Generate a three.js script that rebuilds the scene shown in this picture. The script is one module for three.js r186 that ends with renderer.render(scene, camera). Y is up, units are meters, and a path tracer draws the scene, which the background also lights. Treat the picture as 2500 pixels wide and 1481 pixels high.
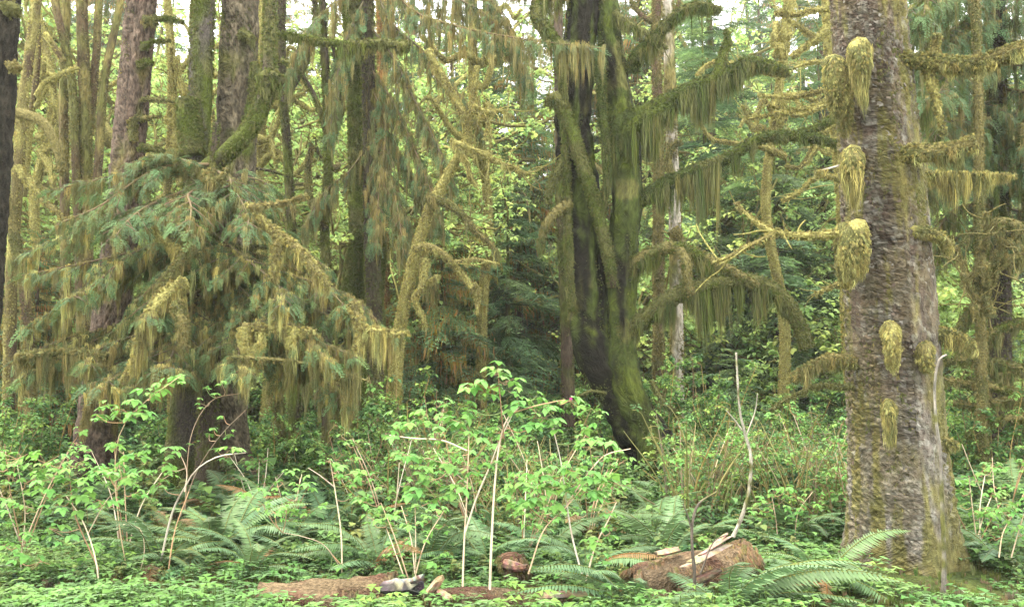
import * as THREE from 'three';

// ---------------------------------------------------------------- camera, sky, sun, exposure
const F = 2165, CX = 1250, CY = 740.5, HORIZON = 965, EYE = 1.6;
const PITCH = Math.atan((HORIZON - CY) / F);
const scene = new THREE.Scene();
const camera = new THREE.PerspectiveCamera(2 * Math.atan(CY / F) * 180 / Math.PI, 2500 / 1481, 0.1, 400);
camera.position.set(0, EYE, 0);
camera.rotation.x = PITCH;
scene.add(camera);

const renderer = new THREE.WebGLRenderer({ antialias: true });
renderer.toneMapping = THREE.LinearToneMapping;
renderer.toneMappingExposure = 8.3;
renderer.shadowMap.enabled = true;

{ // bright overcast sky, a little brighter overhead
  const w = 256, h = 128, d = new Float32Array(w * h * 4);
  for (let y = 0; y < h; y++) {
    const el = ((y + 0.5) / h - 0.5) * Math.PI, s = Math.max(0, Math.sin(el));
    for (let x = 0; x < w; x++) {
      const az = x / w * Math.PI * 2;
      const n = 0.94 + 0.06 * Math.sin(az * 3 + 1.3 + 4 * s) * Math.cos(az * 2 - 5 * s);
      const l = (0.88 + 0.1 * s) * n, o = (y * w + x) * 4;
      d[o] = l * 1.0; d[o + 1] = l * 1.005; d[o + 2] = l * 1.0; d[o + 3] = 1;
    }
  }
  const sky = new THREE.DataTexture(d, w, h, THREE.RGBAFormat, THREE.FloatType);
  sky.mapping = THREE.EquirectangularReflectionMapping; sky.magFilter = THREE.LinearFilter; sky.needsUpdate = true;
  scene.background = sky; scene.environment = sky;
}
const sun = new THREE.DirectionalLight(0xfff2d8, 1.0);
sun.position.set(-14, 34, -16); sun.target.position.set(0, 0, -14);
sun.castShadow = true; sun.shadow.radius = 24; sun.shadow.mapSize.set(2048, 2048);
Object.assign(sun.shadow.camera, { left: -40, right: 40, top: 40, bottom: -40, near: 1, far: 120 });
scene.add(sun, sun.target);
scene.fog = new THREE.FogExp2(0xf0f4ee, 0.0005);

// ---------------------------------------------------------------- helpers
function mulberry(a) { return () => { a = (a + 0x6d2b79f5) | 0; let t = Math.imul(a ^ (a >>> 15), 1 | a); t = (t + Math.imul(t ^ (t >>> 7), 61 | t)) ^ t; return ((t ^ (t >>> 14)) >>> 0) / 4294967296; }; }
let R = mulberry(7);
const seed = (s) => { R = mulberry(s * 7919 + 13); };
const U = (a, b) => a + (b - a) * R(), PI = Math.PI;
const lerp = (a, b, t) => a + (b - a) * t, clamp = (x, a = 0, b = 1) => Math.min(b, Math.max(a, x));
const smooth = (a, b, x) => { const t = clamp((x - a) / (b - a)); return t * t * (3 - 2 * t); };
const v3 = (x, y, z) => new THREE.Vector3(x, y, z);
const hash = (x, y, z) => { let h = Math.imul(x, 374761393) ^ Math.imul(y, 668265263) ^ Math.imul(z, 2147483647 ^ 0x3c6ef372); h = Math.imul(h ^ (h >>> 13), 1274126177); return ((h ^ (h >>> 16)) >>> 0) / 4294967296; };
function noise(x, y, z) {
  const ix = Math.floor(x), iy = Math.floor(y), iz = Math.floor(z); let fx = x - ix, fy = y - iy, fz = z - iz;
  fx = fx * fx * (3 - 2 * fx); fy = fy * fy * (3 - 2 * fy); fz = fz * fz * (3 - 2 * fz);
  const g = (a, b, c) => hash(ix + a, iy + b, iz + c);
  return lerp(lerp(lerp(g(0, 0, 0), g(1, 0, 0), fx), lerp(g(0, 1, 0), g(1, 1, 0), fx), fy), lerp(lerp(g(0, 0, 1), g(1, 0, 1), fx), lerp(g(0, 1, 1), g(1, 1, 1), fx), fy), fz);
}
const fbm = (x, y, z) => 0.55 * noise(x, y, z) + 0.3 * noise(x * 2.1, y * 2.1, z * 2.1) + 0.15 * noise(x * 4.3, y * 4.3, z * 4.3);
// a photograph position (2500 x 1481) and a distance in metres along the view -> a point of the place
const cp = Math.cos(PITCH), sp = Math.sin(PITCH);
function at(x, y, d) { const u = (CY - y) / F; return v3((x - CX) / F * d, EYE + (u * cp + sp) * d, (u * sp - cp) * d); }
const terrain = (x, z) => { const d = -z; return 0.034 * clamp(d - 7, -4, 30) + 0.16 * (fbm(x * 0.35 + 9, 3, z * 0.35) - 0.5) * smooth(3, 8, d) + 0.07 * (fbm(x * 1.6, 7, z * 1.6) - 0.5) + 0.06 * Math.max(0, d - 60); };
const onGround = (px, d, lift = 0) => { const x = (px - CX) / F * d, z = -d * (cp); return v3(x, terrain(x, z) + lift, z); };
const mix3 = (a, b, t) => [lerp(a[0], b[0], t), lerp(a[1], b[1], t), lerp(a[2], b[2], t)];
const vary = (c, k = 0.2) => { const b = 1 + U(-k, k), h = U(-k, k) * 0.5; return [c[0] * b * (1 + h), c[1] * b, c[2] * b * (1 - h)]; };

const C = {
  mossYellow: [0.34, 0.31, 0.1], mossOchre: [0.2, 0.172, 0.062], mossOlive: [0.122, 0.122, 0.04], mossGreen: [0.085, 0.105, 0.02], mossDark: [0.06, 0.078, 0.019], mossBrown: [0.18, 0.13, 0.075],
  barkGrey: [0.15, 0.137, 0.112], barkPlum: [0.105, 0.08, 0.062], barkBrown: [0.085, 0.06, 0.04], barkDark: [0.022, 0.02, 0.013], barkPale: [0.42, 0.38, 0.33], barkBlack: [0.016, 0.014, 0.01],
  hemlock: [0.072, 0.12, 0.045], spruceGreen: [0.066, 0.105, 0.042], hemlockBright: [0.1, 0.165, 0.058], mapleLeaf: [0.27, 0.35, 0.1], berryLeaf: [0.125, 0.265, 0.055], fern: [0.078, 0.135, 0.05], clover: [0.095, 0.185, 0.036],
};

// ---------------------------------------------------------------- geometry collector
class GB {
  constructor() { this.p = []; this.c = []; this.u = []; this.i = []; }
  v(p, c = [1, 1, 1], u = 0, w = 0) { this.p.push(p.x, p.y, p.z); this.c.push(c[0], c[1], c[2]); this.u.push(u, w); return this.p.length / 3 - 1; }
  tri(a, b, c) { this.i.push(a, b, c); }
  // a flat tapered strip along points; s is the half-width direction
  ribbon(pts, half, s, c) {
    let l = -1, r = -1;
    for (let k = 0; k < pts.length; k++) {
      const w = half[k], tip = w < 1e-6;
      const a = this.v(pts[k].clone().addScaledVector(s, w), c), b = tip ? a : this.v(pts[k].clone().addScaledVector(s, -w), c);
      if (k) { if (l !== r) this.tri(l, r, a); if (!tip) this.tri(r, b, a); }
      l = a; r = b;
    }
  }
  geo(normals = false) {
    const g = new THREE.BufferGeometry();
    g.setAttribute('position', new THREE.Float32BufferAttribute(this.p, 3));
    g.setAttribute('color', new THREE.Float32BufferAttribute(this.c, 3));
    g.setAttribute('uv', new THREE.Float32BufferAttribute(this.u, 2));
    g.setIndex(this.i);
    g.computeVertexNormals();
    return g;
  }
  // a round limb along a curve. rad(t, angle) in metres, col(p, t, angle)
  tube(pts, rad, { seg = 24, nr = 10, col = () => [1, 1, 1], capEnd = true, capStart = false } = {}) {
    const curve = new THREE.CatmullRomCurve3(pts, false, 'centripetal'), P = curve.getSpacedPoints(seg), len = curve.getLength();
    const T = P.map((p, k) => P[Math.min(seg, k + 1)].clone().sub(P[Math.max(0, k - 1)]).normalize());
    let n = Math.abs(T[0].y) > 0.8 ? v3(0, 0, 1) : v3(0, 1, 0); n.addScaledVector(T[0], -n.dot(T[0])).normalize();
    let prev = null, ends = [];
    for (let k = 0; k <= seg; k++) {
      if (k) n.addScaledVector(T[k], -n.dot(T[k])).normalize();
      const b = T[k].clone().cross(n), t = k / seg, ring = [];
      for (let j = 0; j <= nr; j++) {
        const a = j / nr * 2 * PI, q = j === nr ? 0 : a, r = rad(t, q, P[k]);
        const p = P[k].clone().addScaledVector(n, Math.cos(a) * r).addScaledVector(b, Math.sin(a) * r);
        ring.push(this.v(p, col(p, t, q), a * rad(t, 0, P[k]), t * len));
      }
      if (prev) for (let j = 0; j < nr; j++) { this.tri(prev[j], prev[j + 1], ring[j]); this.tri(prev[j + 1], ring[j + 1], ring[j]); }
      prev = ring; ends[k === 0 ? 0 : 1] = ring;
      if ((k === 0 && capStart) || (k === seg && capEnd)) {
        const c = this.v(P[k], col(P[k], t, 0), 0, t * len);
        for (let j = 0; j < nr; j++) k ? this.tri(ring[j], ring[j + 1], c) : this.tri(ring[j + 1], ring[j], c);
      }
    }
    return { P, T };
  }
}
// ---------------------------------------------------------------- textures and materials
function dataTex(n, f, color) {
  const d = new Uint8Array(n * n * 4);
  for (let y = 0; y < n; y++) for (let x = 0; x < n; x++) { const c = f(x / n, y / n); for (let k = 0; k < 3; k++) d[(y * n + x) * 4 + k] = clamp(Array.isArray(c) ? c[k] : c) * 255; d[(y * n + x) * 4 + 3] = 255; }
  const t = new THREE.DataTexture(d, n, n); t.wrapS = t.wrapT = THREE.RepeatWrapping; t.magFilter = THREE.LinearFilter; if (color) t.colorSpace = THREE.SRGBColorSpace; t.needsUpdate = true; return t;
}
const per = (x, y, f, s) => { // periodic noise over the unit square
  const ix = Math.floor(x * f), iy = Math.floor(y * f); let fx = x * f - ix, fy = y * f - iy; fx = fx * fx * (3 - 2 * fx); fy = fy * fy * (3 - 2 * fy);
  const g = (a, b) => hash(((ix + a) % f + f) % f, ((iy + b) % f + f) % f, s);
  return lerp(lerp(g(0, 0), g(1, 0), fx), lerp(g(0, 1), g(1, 1), fx), fy);
};
const per2 = (x, y, f, g, s) => { const ix = Math.floor(x * f), iy = Math.floor(y * g); let fx = x * f - ix, fy = y * g - iy; fx = fx * fx * (3 - 2 * fx); fy = fy * fy * (3 - 2 * fy); const h = (a, b) => hash((ix + a) % f, (iy + b) % g, s); return lerp(lerp(h(0, 0), h(1, 0), fx), lerp(h(0, 1), h(1, 1), fx), fy); };
const barkHeight = (x, y) => clamp(0.5 * per2(x, y, 26, 9, 1) + 0.3 * per2(x, y, 60, 22, 2) + 0.25 * per(x, y, 120, 3) - 0.05);
const barkBump = dataTex(512, barkHeight);
const barkTint = dataTex(512, (x, y) => { const h = barkHeight(x, y), s = per(x, y, 14, 9); return [0.55 + 0.5 * h + 0.03 * s, 0.56 + 0.5 * h, 0.54 + 0.48 * h]; }, true);
const mossHeight = (x, y) => clamp(0.35 * per2(x, y, 70, 28, 5) + 0.4 * per(x, y, 40, 6) + 0.3 * per(x, y, 130, 7));
const mossBump = dataTex(512, mossHeight), mossTint = dataTex(512, (x, y) => 0.5 + 0.55 * mossHeight(x, y), true);
for (const t of [barkBump, barkTint]) t.repeat.set(1.3, 1.3);
for (const t of [mossBump, mossTint]) t.repeat.set(1.6, 1.6);
const M = {
  bark: new THREE.MeshPhysicalMaterial({ specularIntensity: 0.22, vertexColors: true, map: barkTint, bumpMap: barkBump, bumpScale: 0.035, roughness: 0.92 }),
  mossBark: new THREE.MeshPhysicalMaterial({ specularIntensity: 0.22, vertexColors: true, map: mossTint, bumpMap: mossBump, bumpScale: 0.03, roughness: 1 }),
  moss: new THREE.MeshPhysicalMaterial({ specularIntensity: 0.25, vertexColors: true, roughness: 1, transmission: 0.35, thickness: 0, side: THREE.DoubleSide }),
  needle: new THREE.MeshPhysicalMaterial({ specularIntensity: 0.25, vertexColors: true, roughness: 1, transmission: 0.3, thickness: 0, side: THREE.DoubleSide }),
  leaf: new THREE.MeshPhysicalMaterial({ specularIntensity: 0.25, vertexColors: true, roughness: 1, transmission: 0.55, thickness: 0, side: THREE.DoubleSide }),
  wood: new THREE.MeshPhysicalMaterial({ specularIntensity: 0.22, vertexColors: true, map: barkTint, bumpMap: barkBump, bumpScale: 0.008, roughness: 0.8 }),
  farNeedle: new THREE.MeshPhysicalMaterial({ specularIntensity: 0.25, vertexColors: true, roughness: 1, transmission: 0.5, thickness: 0, side: THREE.DoubleSide }),
  herb: new THREE.MeshPhysicalMaterial({ specularIntensity: 0.25, vertexColors: true, roughness: 1, transmission: 0.35, thickness: 0, side: THREE.DoubleSide }),
  twig: new THREE.MeshPhysicalMaterial({ specularIntensity: 0.22, vertexColors: true, roughness: 0.85 }),
  ground: new THREE.MeshPhysicalMaterial({ specularIntensity: 0.22, vertexColors: true, map: mossTint, bumpMap: mossBump, bumpScale: 0.03, roughness: 1 }),
};
const leafMats = (c, n, k, extra = {}) => Array.from({ length: n }, () => { const m = new THREE.MeshPhysicalMaterial({ specularIntensity: 0.3, roughness: 1, transmission: 0.42, thickness: 0, side: THREE.DoubleSide, clearcoat: 0.06, clearcoatRoughness: 0.45, vertexColors: true, ...extra }); m.color.setRGB(...vary(c, k)); return m; });
seed(1);
M.berry = leafMats(C.berryLeaf, 6, 0.22);
M.fern = [...leafMats(C.fern, 16, 0.25, { transmission: 0.25, clearcoat: 0.3, clearcoatRoughness: 0.4 }), ...leafMats([0.17, 0.11, 0.05], 1, 0.1, { transmission: 0.2, clearcoat: 0 })];

// ---------------------------------------------------------------- things
const used = new Map();
function numbered(n) { const k = used.get(n) ?? 0; used.set(n, k + 1); return k ? `${n}_${String(k).padStart(3, '0')}` : n; }
function thing(name, label, category, group, pos) {
  const o = new THREE.Group(); o.name = numbered(name); o.userData = { label, category }; if (group) o.userData.group = group;
  if (pos) o.position.copy(pos); scene.add(o); return o;
}
function part(name, geo, mat, parent, extra) {
  const m = new THREE.Mesh(geo, mat); m.name = name; m.castShadow = m.receiveShadow = true; if (extra) Object.assign(m.userData, extra);
  // geometry is given in world metres; a thing's Group stands at its base
  let q = parent; const off = v3(0, 0, 0); while (q && q !== scene) { off.add(q.position); q = q.parent; }
  m.position.copy(off).negate(); parent.add(m); return m;
}
const MX = new THREE.Matrix4(), CO = new THREE.Color();
function copies(name, geo, mat, list, parent, stuff = true) { // list of [x-axis, y-axis, z-axis, position, colour]; in world metres
  if (!list.length) return null;
  const m = new THREE.InstancedMesh(geo, mat, list.length); m.name = name; m.castShadow = m.receiveShadow = true; if (stuff) m.userData.kind = 'stuff';
  list.forEach(([a, b, c, p, col], k) => { MX.makeBasis(a, b, c).setPosition(p); m.setMatrixAt(k, MX); m.setColorAt(k, CO.setRGB(col[0], col[1], col[2])); });
  let q = parent; const off = v3(0, 0, 0); while (q && q !== scene) { off.add(q.position); q = q.parent; }
  m.position.copy(off).negate(); parent.add(m); return m;
}
// frame whose x runs along d, y near up
function frame(d, up, sx, sy, sz, p, col) {
  const x = d.clone().normalize(); let z = x.clone().cross(up); if (z.lengthSq() < 1e-6) z = x.clone().cross(v3(1, 0.1, 0.3)); z.normalize(); const y = z.clone().cross(x);
  return [x.multiplyScalar(sx), y.multiplyScalar(sy), z.multiplyScalar(sz), p, col];
}
const UPV = v3(0, 1, 0);
const rdir = () => { const z = U(-1, 1), a = U(0, 2 * PI), r = Math.sqrt(1 - z * z); return v3(r * Math.cos(a), z, r * Math.sin(a)); };
const grey = (k) => [k, k, k];
// strands: hang from the origin along -y, unit length, for moss curtains
function strandGeo(s, n, spread, half, raggedness = 0.6) {
  seed(s); const g = new GB();
  for (let k = 0; k < n; k++) {
    const a = U(0, 2 * PI), r = spread * Math.sqrt(R()), x = Math.cos(a) * r, z = Math.sin(a) * r, l = U(1 - raggedness, 1), fa = U(0, PI), w = half * U(0.5, 1.3), sway = U(-0.022, 0.022), sw2 = U(-0.022, 0.022);
    const side = v3(Math.cos(fa), 0, Math.sin(fa)), y0 = U(0, 0.12);
    // strands wander and draw together toward a ragged tip
    const k1 = 1 - 0.25 * U(0.4, 1), k2 = 1 - 0.55 * U(0.4, 1), k3 = 1 - 0.85 * U(0.5, 1), b = () => U(-0.012, 0.012);
    g.ribbon([v3(x, y0, z), v3(x * k1 + sway * 0.6 + b(), -l * 0.3, z * k1 + sw2 * 0.5 + b()), v3(x * k2 + sway + b(), -l * 0.62, z * k2 + sw2 + b()), v3(x * k3 + sway * 1.5, -l, z * k3 + sw2)], [w * 0.7, w, w * 0.85, 0], side, grey(U(0.55, 1.3)));
  }
  return g.geo();
}
const STRAND = [1, 2, 3].map((s) => strandGeo(s, 30, 0.05, 0.0038, 0.75));
const STRAND_FINE = [4, 5].map((s) => strandGeo(s, 36, 0.042, 0.0024, 0.75));
// fuzz: short tufts that stand along +y and spread
const FUZZ = [11, 12, 13].map((s) => {
  seed(s); const g = new GB();
  for (let k = 0; k < 26; k++) { const a = U(0, 2 * PI), r = U(0.1, 0.55), l = U(0.55, 1.1), p = v3(Math.cos(a) * 0.3 * R(), -0.1, Math.sin(a) * 0.3 * R()), e = v3(Math.cos(a) * r, l, Math.sin(a) * r), m = p.clone().lerp(e, 0.55).add(v3(U(-0.08, 0.08), 0.1, U(-0.08, 0.08))), fa = U(0, PI); g.ribbon([p, m, e], [0.03, 0.042, 0], v3(Math.cos(fa), 0, Math.sin(fa)), grey(U(0.65, 1.25))); }
  return g.geo();
});
// conifer spray: flat feathered twig along +x, unit length, y up
function sprayGeo(s, n, half, sub = 3) {
  seed(s); const g = new GB();
  const put = (p, d, l, w) => { const side = d.clone().cross(v3(U(-0.25, 0.25), 1, U(-0.25, 0.25))).normalize(), e = p.clone().addScaledVector(d, l); e.y -= l * l * 0.35; const m = p.clone().lerp(e, 0.5); m.y += l * 0.05; g.ribbon([p, m, e], [w * 0.7, w, 0], side, grey(U(0.65, 1.3))); return [m, e]; };
  put(v3(0, 0, 0), v3(1, 0, 0), 1, half);
  for (let k = 0; k < n; k++) for (const sd of [-1, 1]) {
    const t = (k + 0.4 + U(-0.2, 0.2)) / n, p = v3(t, -t * t * 0.35, 0), l = (0.36 * Math.pow(1 - t, 0.8) + 0.08) * U(0.6, 1.3), a = U(0.55, 1.05);
    const d = v3(Math.cos(a), U(-0.12, 0.05), sd * Math.sin(a)).normalize();
    put(p, d, l, half);
    for (let j = 1; j <= sub; j++) for (const s2 of [-1, 1]) { const u = j / (sub + 1), q = p.clone().addScaledVector(d, l * u); q.y -= l * l * u * u * 0.35; const a2 = a + s2 * U(0.5, 0.8); put(q, v3(Math.cos(a2), U(-0.15, 0.05), sd * Math.sin(a2)).normalize(), l * (1 - u) * 0.55 + 0.04, half * 0.85); }
  }
  return g.geo();
}
const SPRAY = [21, 22, 23].map((s) => sprayGeo(s, 10, 0.014, 2));
const jit = (v, k) => v.add(v3(U(-k, k), U(-k, k), U(-k, k)));

// ---------------------------------------------------------------- builders
const interp = (tab, t) => { if (!tab) return 0; if (t <= tab[0][0]) return tab[0][1]; for (let k = 1; k < tab.length; k++) if (t <= tab[k][0]) return lerp(tab[k - 1][1], tab[k][1], (t - tab[k - 1][0]) / (tab[k][0] - tab[k - 1][0])); return tab[tab.length - 1][1]; };
const pick = (a) => a[Math.floor(R() * a.length)];
const bunch = (lists, geos, name, mat, parent) => lists.forEach((l, k) => l.length && copies(name, geos[k], mat, l, parent));

// moss tufts and hanging strands on a limb whose centre line is P (points) with radius rr(t)
function dress(mesh, P, T, rr, o) {
  const len = P.reduce((s, p, k) => k ? s + p.distanceTo(P[k - 1]) : 0, 0), seg = P.length - 1;
  const spot = (t) => { const f = t * seg, k = Math.min(seg - 1, Math.floor(f)); return [P[k].clone().lerp(P[k + 1], f - k), T[k]]; };
  const meanR = (rr(0.1) + rr(0.5) + rr(0.9)) / 3;
  if (o.fuzz) {
    const n = Math.round(o.fuzz * len * meanR * 2 * PI * 850), ls = [[], [], []];
    for (let k = 0; k < n; k++) {
      const t = R(), [p, tg] = spot(t); const nrm = rdir(); nrm.addScaledVector(tg, -nrm.dot(tg)).normalize();
      if (o.patch && fbm(p.x * 1.7 + nrm.x * 0.9, p.y * 0.9, p.z * 1.7 + nrm.z * 0.9 + o.patch) < (o.cut ?? 0.5)) continue;
      const up = nrm.clone().add(v3(0, -0.55 - (o.droop ?? 0), 0)).normalize(), s = (o.fuzzLen ?? 0.045) * 0.72 * U(0.6, 1.4);
      const x = up.clone().cross(rdir()).normalize(), z = up.clone().cross(x).negate();
      ls[k % 3].push([x.multiplyScalar(s), up.multiplyScalar(s * (o.stretch ?? 1)), z.multiplyScalar(s), p.addScaledVector(nrm, rr(t) * 0.97), vary(pick(o.moss), 0.22)]);
    }
    bunch(ls, FUZZ, 'moss', M.moss, mesh);
  }
  if (o.curtain) {
    const SG = o.fine ? STRAND_FINE : STRAND, n = Math.round((o.dens ?? 45) * len), ls = SG.map(() => []);
    for (let k = 0; k < n; k++) {
      const t = R(), [p, tg] = spot(t), l = interp(o.curtain, t) * U(0.4, 1.1) * (0.2 + 1.5 * Math.pow(noise(p.x * 6 + (o.s ?? 0), 3, p.z * 6), 1.4)); if (l < 0.03 || noise(p.x * 13, 9, p.z * 13 + t * 12) < (o.gaps ?? 0.4)) continue;
      const side = v3(tg.z, 0, -tg.x).normalize(), r = rr(t); p.addScaledVector(side, U(-0.8, 0.8) * r); p.y -= r * U(0.1, 0.7);
      const a = U(0, 2 * PI), w = U(0.8, 1.35) * (o.wide ?? 1);
      ls[k % ls.length].push([v3(Math.cos(a) * w, 0, Math.sin(a) * w), v3(U(-0.06, 0.06) * l, l, U(-0.06, 0.06) * l), v3(-Math.sin(a) * w, 0, Math.cos(a) * w), p, vary(pick(o.hang ?? o.moss), 0.22)]);
    }
    bunch(ls, SG, 'hanging_moss', M.moss, mesh);
  }
}
// overlapping bark scales on an unrolled stem: [distance to the joint, tone of the scale, height within it]
function scales(a, y, nu, fv, s) {
  const u = a / (2 * PI) * nu + 0.5 * (noise(Math.cos(a) * 9, y * 22, Math.sin(a) * 9) - 0.5), v = y * fv + 0.9 * (noise(Math.cos(a) * 11 + 4, y * 14, Math.sin(a) * 11) - 0.5), iu = Math.floor(u), iv = Math.floor(v); let d1 = 9, d2 = 9, id = 0, cv = 0;
  for (let i = -1; i <= 1; i++) for (let j = -1; j <= 1; j++) { const cu = ((iu + i) % nu + nu) % nu, du = iu + i + 0.15 + 0.7 * hash(cu, iv + j, 5 + s) - u, dv = iv + j + 0.15 + 0.7 * hash(cu, iv + j, 6 + s) - v, q = Math.sqrt(du * du + dv * dv * 0.8); if (q < d1) { d2 = d1; d1 = q; id = hash(cu, iv + j, 7 + s); cv = -dv; } else if (q < d2) d2 = q; }
  return [d2 - d1, id, cv];
}
function limb(parent, pts, r0, r1, o = {}) {
  const g = new GB(), len = new THREE.CatmullRomCurve3(pts).getLength(), s = o.s ?? Math.floor(pts[0].x * 91 + pts[0].y * 37); seed(s + 400);
  const seg = Math.max(6, Math.round(len / (o.step ?? 0.07))), sleeve = o.sleeve ?? 0;
  let base = (t) => lerp(r0, r1, Math.pow(t, o.pow ?? 0.9)) * 1 + sleeve * (1 - 0.6 * t);
  if (o.prof) { const b0 = base; base = (t) => b0(0) * interp(o.prof, t); }
  const lump = o.lump ?? 0.3;
  const tex = (a, p) => { if (o.scaly) { const [e, id, cv] = scales(a, p.y, o.scaly, o.scalyV ?? 16, s % 50); return 0.018 * smooth(0, 0.2, e) + 0.014 * id + 0.012 * cv; } if (o.ridge) return o.ridge * (Math.abs(noise(Math.cos(a) * 3.2 + s, p.y * 0.7, Math.sin(a) * 3.2) - 0.5) * -2 + 0.4 * noise(Math.cos(a) * 8, p.y * 3, Math.sin(a) * 8) + 0.5); return 0; };
  const rad = (t, a, p) => tex(a, p) + base(t) * (1 - lump / 2 + lump * fbm(p.x * 4 + Math.cos(a) * 0.8 + s, p.y * 4 + Math.sin(a) * 0.8, p.z * 4 + t * 3)) * (o.flare ? 1 + o.flare * Math.pow(1 - t, o.flarePow ?? 14) * (1 + 0.35 * Math.cos(a * 5 + s)) : 1);
  const bark = o.bark ?? C.barkBrown, moss = o.moss ?? [C.mossOlive], cover = o.cover ?? 0.85;
  const col = (p, t, a) => { const m = smooth(1 - cover - 0.12, 1 - cover + 0.12, o.streak ? fbm(p.x * 8 + s, p.y * 0.7, p.z * 8) : fbm(p.x * 3 + s, p.y * 1.6, p.z * 3)); const mc = moss[Math.floor(noise(p.x * 2.3, p.y * 2.3, p.z * 2.3 + s) * 0.999 * moss.length)]; const k = 0.8 + 0.45 * fbm(p.x * 9, p.y * 6, p.z * 9); let bk = bark; if (o.scaly) { const [e, id] = scales(a, p.y, o.scaly, o.scalyV ?? 16, s % 50); bk = bark.map((x) => x * (0.65 + 0.75 * id) * (0.4 + 0.6 * smooth(0, 0.18, e))); } return mix3(bk, mc, m).map((x) => x * k); };
  const { P, T } = g.tube(pts, rad, { seg, nr: o.nr ?? 9, col, capEnd: true });
  // small side twigs
  for (let k = 0; k < (o.twigs ?? 0); k++) {
    const i = Math.floor(U(0.25, 1) * seg), d = rdir().multiplyScalar(0.9).add(T[i].clone().multiplyScalar(0.6)); d.y += o.twigUp ?? 0.1; d.normalize();
    const l = U(0.15, 0.55) * (o.twigLen ?? 1), q = [P[i].clone()]; for (let j = 1; j < 4; j++) { d.add(rdir().multiplyScalar(0.35)).normalize(); q.push(q[j - 1].clone().addScaledVector(d, l / 3)); }
    const tr = o.twigR ?? 0.011; g.tube(q, (t) => lerp(tr, tr * 0.45, t), { seg: 5, nr: 4, col: () => vary(moss[0], 0.15) });
  }
  const m = part(o.name ?? 'branch', g.geo(), o.mat ?? (cover > 0.5 ? M.mossBark : M.bark), parent, o.label ? { label: o.label } : undefined);
  seed(s + 900); dress(m, P, T, base, { ...o, moss });
  return m;
}
// conifer bough: wood, feathered needle sprays and hanging moss
function bough(parent, pts, o = {}) {
  const s = o.s ?? Math.floor(pts[0].x * 53 + pts[pts.length - 1].y * 71 + pts[pts.length - 1].x * 17); seed(s + 1700);
  const curve = new THREE.CatmullRomCurve3(pts, false, 'centripetal'), len = curve.getLength(), g = new GB(), r = o.r ?? 0.022, sl = (o.len ?? 0.34) * 0.8, greens = o.green ?? [C.hemlock], mosses = o.moss ?? [C.mossOchre, C.mossOlive];
  const bc = () => vary(C.barkBrown, 0.25);
  const B = bc(); g.tube(pts, (t) => lerp(r, 0.006, t), { seg: 14, nr: 6, col: (p) => mix3(B, C.mossOlive, 0.4 * noise(p.x * 7, p.y * 7, p.z * 7)) });
  const sp = SPRAY.map(() => []), hm = STRAND.map(() => []); let h = 0;
  const hang = (p, k = 1) => { const l = (o.mossLen ?? 0.3) * U(0.25, 1.0) * k * (0.35 + 1.2 * noise(p.x * 6, 2, p.z * 6)), a = U(0, 2 * PI), w = U(0.5, 1.0) * (o.mossWide ?? 1); hm[h++ % hm.length].push([v3(Math.cos(a) * w, 0, Math.sin(a) * w), v3(U(-0.05, 0.05) * l, l, U(-0.05, 0.05) * l), v3(-Math.sin(a) * w, 0, Math.cos(a) * w), p.clone(), vary(pick(mosses), 0.24)]); };
  const spray = (p, d, k = 1) => { const l = sl * U(0.65, 1.5) * k, up = v3(U(-0.6, 0.6), 1, U(-0.6, 0.6)); sp[h++ % sp.length].push(frame(d, up, l, l, l * U(0.8, 1.15), p.clone(), vary(pick(greens), 0.22))); };
  const m0 = Math.max(3, Math.round(len / (o.gap ?? 0.19)));
  for (let k = 0; k < m0; k++) for (const sd of [-1, 1]) {
    const t = clamp((k + U(0.1, 0.9)) / m0, 0.06, 1); if (t < (o.bare ?? 0.1)) continue;
    const p = curve.getPoint(t), tg = curve.getTangent(t), side = v3(-tg.z, 0, tg.x).normalize().multiplyScalar(sd), L = (o.spread ?? 0.8) * (0.35 + 0.75 * Math.sin(PI * clamp(0.15 + t * 0.8))) * (1.08 - 0.75 * t * t) * U(0.7, 1.2);
    const d = tg.clone().multiplyScalar(U(0.45, 0.8)).add(side.multiplyScalar(U(0.7, 1))).add(v3(0, U(-0.3, 0.12), 0)).normalize();
    const q = [p]; for (let j = 1; j <= 3; j++) { d.y -= (o.sag ?? 0.16); d.normalize(); q.push(q[j - 1].clone().addScaledVector(d, L / 3)); }
    g.tube(q, (u) => lerp(0.008, 0.003, u), { seg: 4, nr: 4, col: () => B });
    const n = Math.max(2, Math.round(L / (sl * 0.42) * (o.dens ?? 1))), c2 = new THREE.CatmullRomCurve3(q);
    for (let j = 0; j <= n; j++) {
      const u = clamp((j + U(-0.3, 0.3)) / n), pp = c2.getPoint(u), dd = c2.getTangent(u);
      if (R() < (o.needles ?? 0.9)) spray(pp, j === n ? dd : dd.clone().add(v3(-dd.z, 0, dd.x).multiplyScalar((j % 2 ? 1 : -1) * U(0.5, 1))).add(v3(0, U(-0.25, 0.05), 0)), 1 - 0.25 * u);
      if (R() < (o.mossy ?? 0.6)) hang(pp);
    }
  }
  const nm = Math.round(len * (o.axisMoss ?? 14)); for (let k = 0; k < nm; k++) hang(curve.getPoint(R()).add(v3(U(-0.04, 0.04), 0, U(-0.04, 0.04))), 1.15);
  spray(curve.getPoint(0.97), curve.getTangent(1), 1.1);
  const w = part('branch', g.geo(), M.twig, parent);
  bunch(sp, SPRAY, 'needles', M.needle, w); bunch(hm, STRAND, 'hanging_moss', M.moss, w);
  return w;
}
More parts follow.
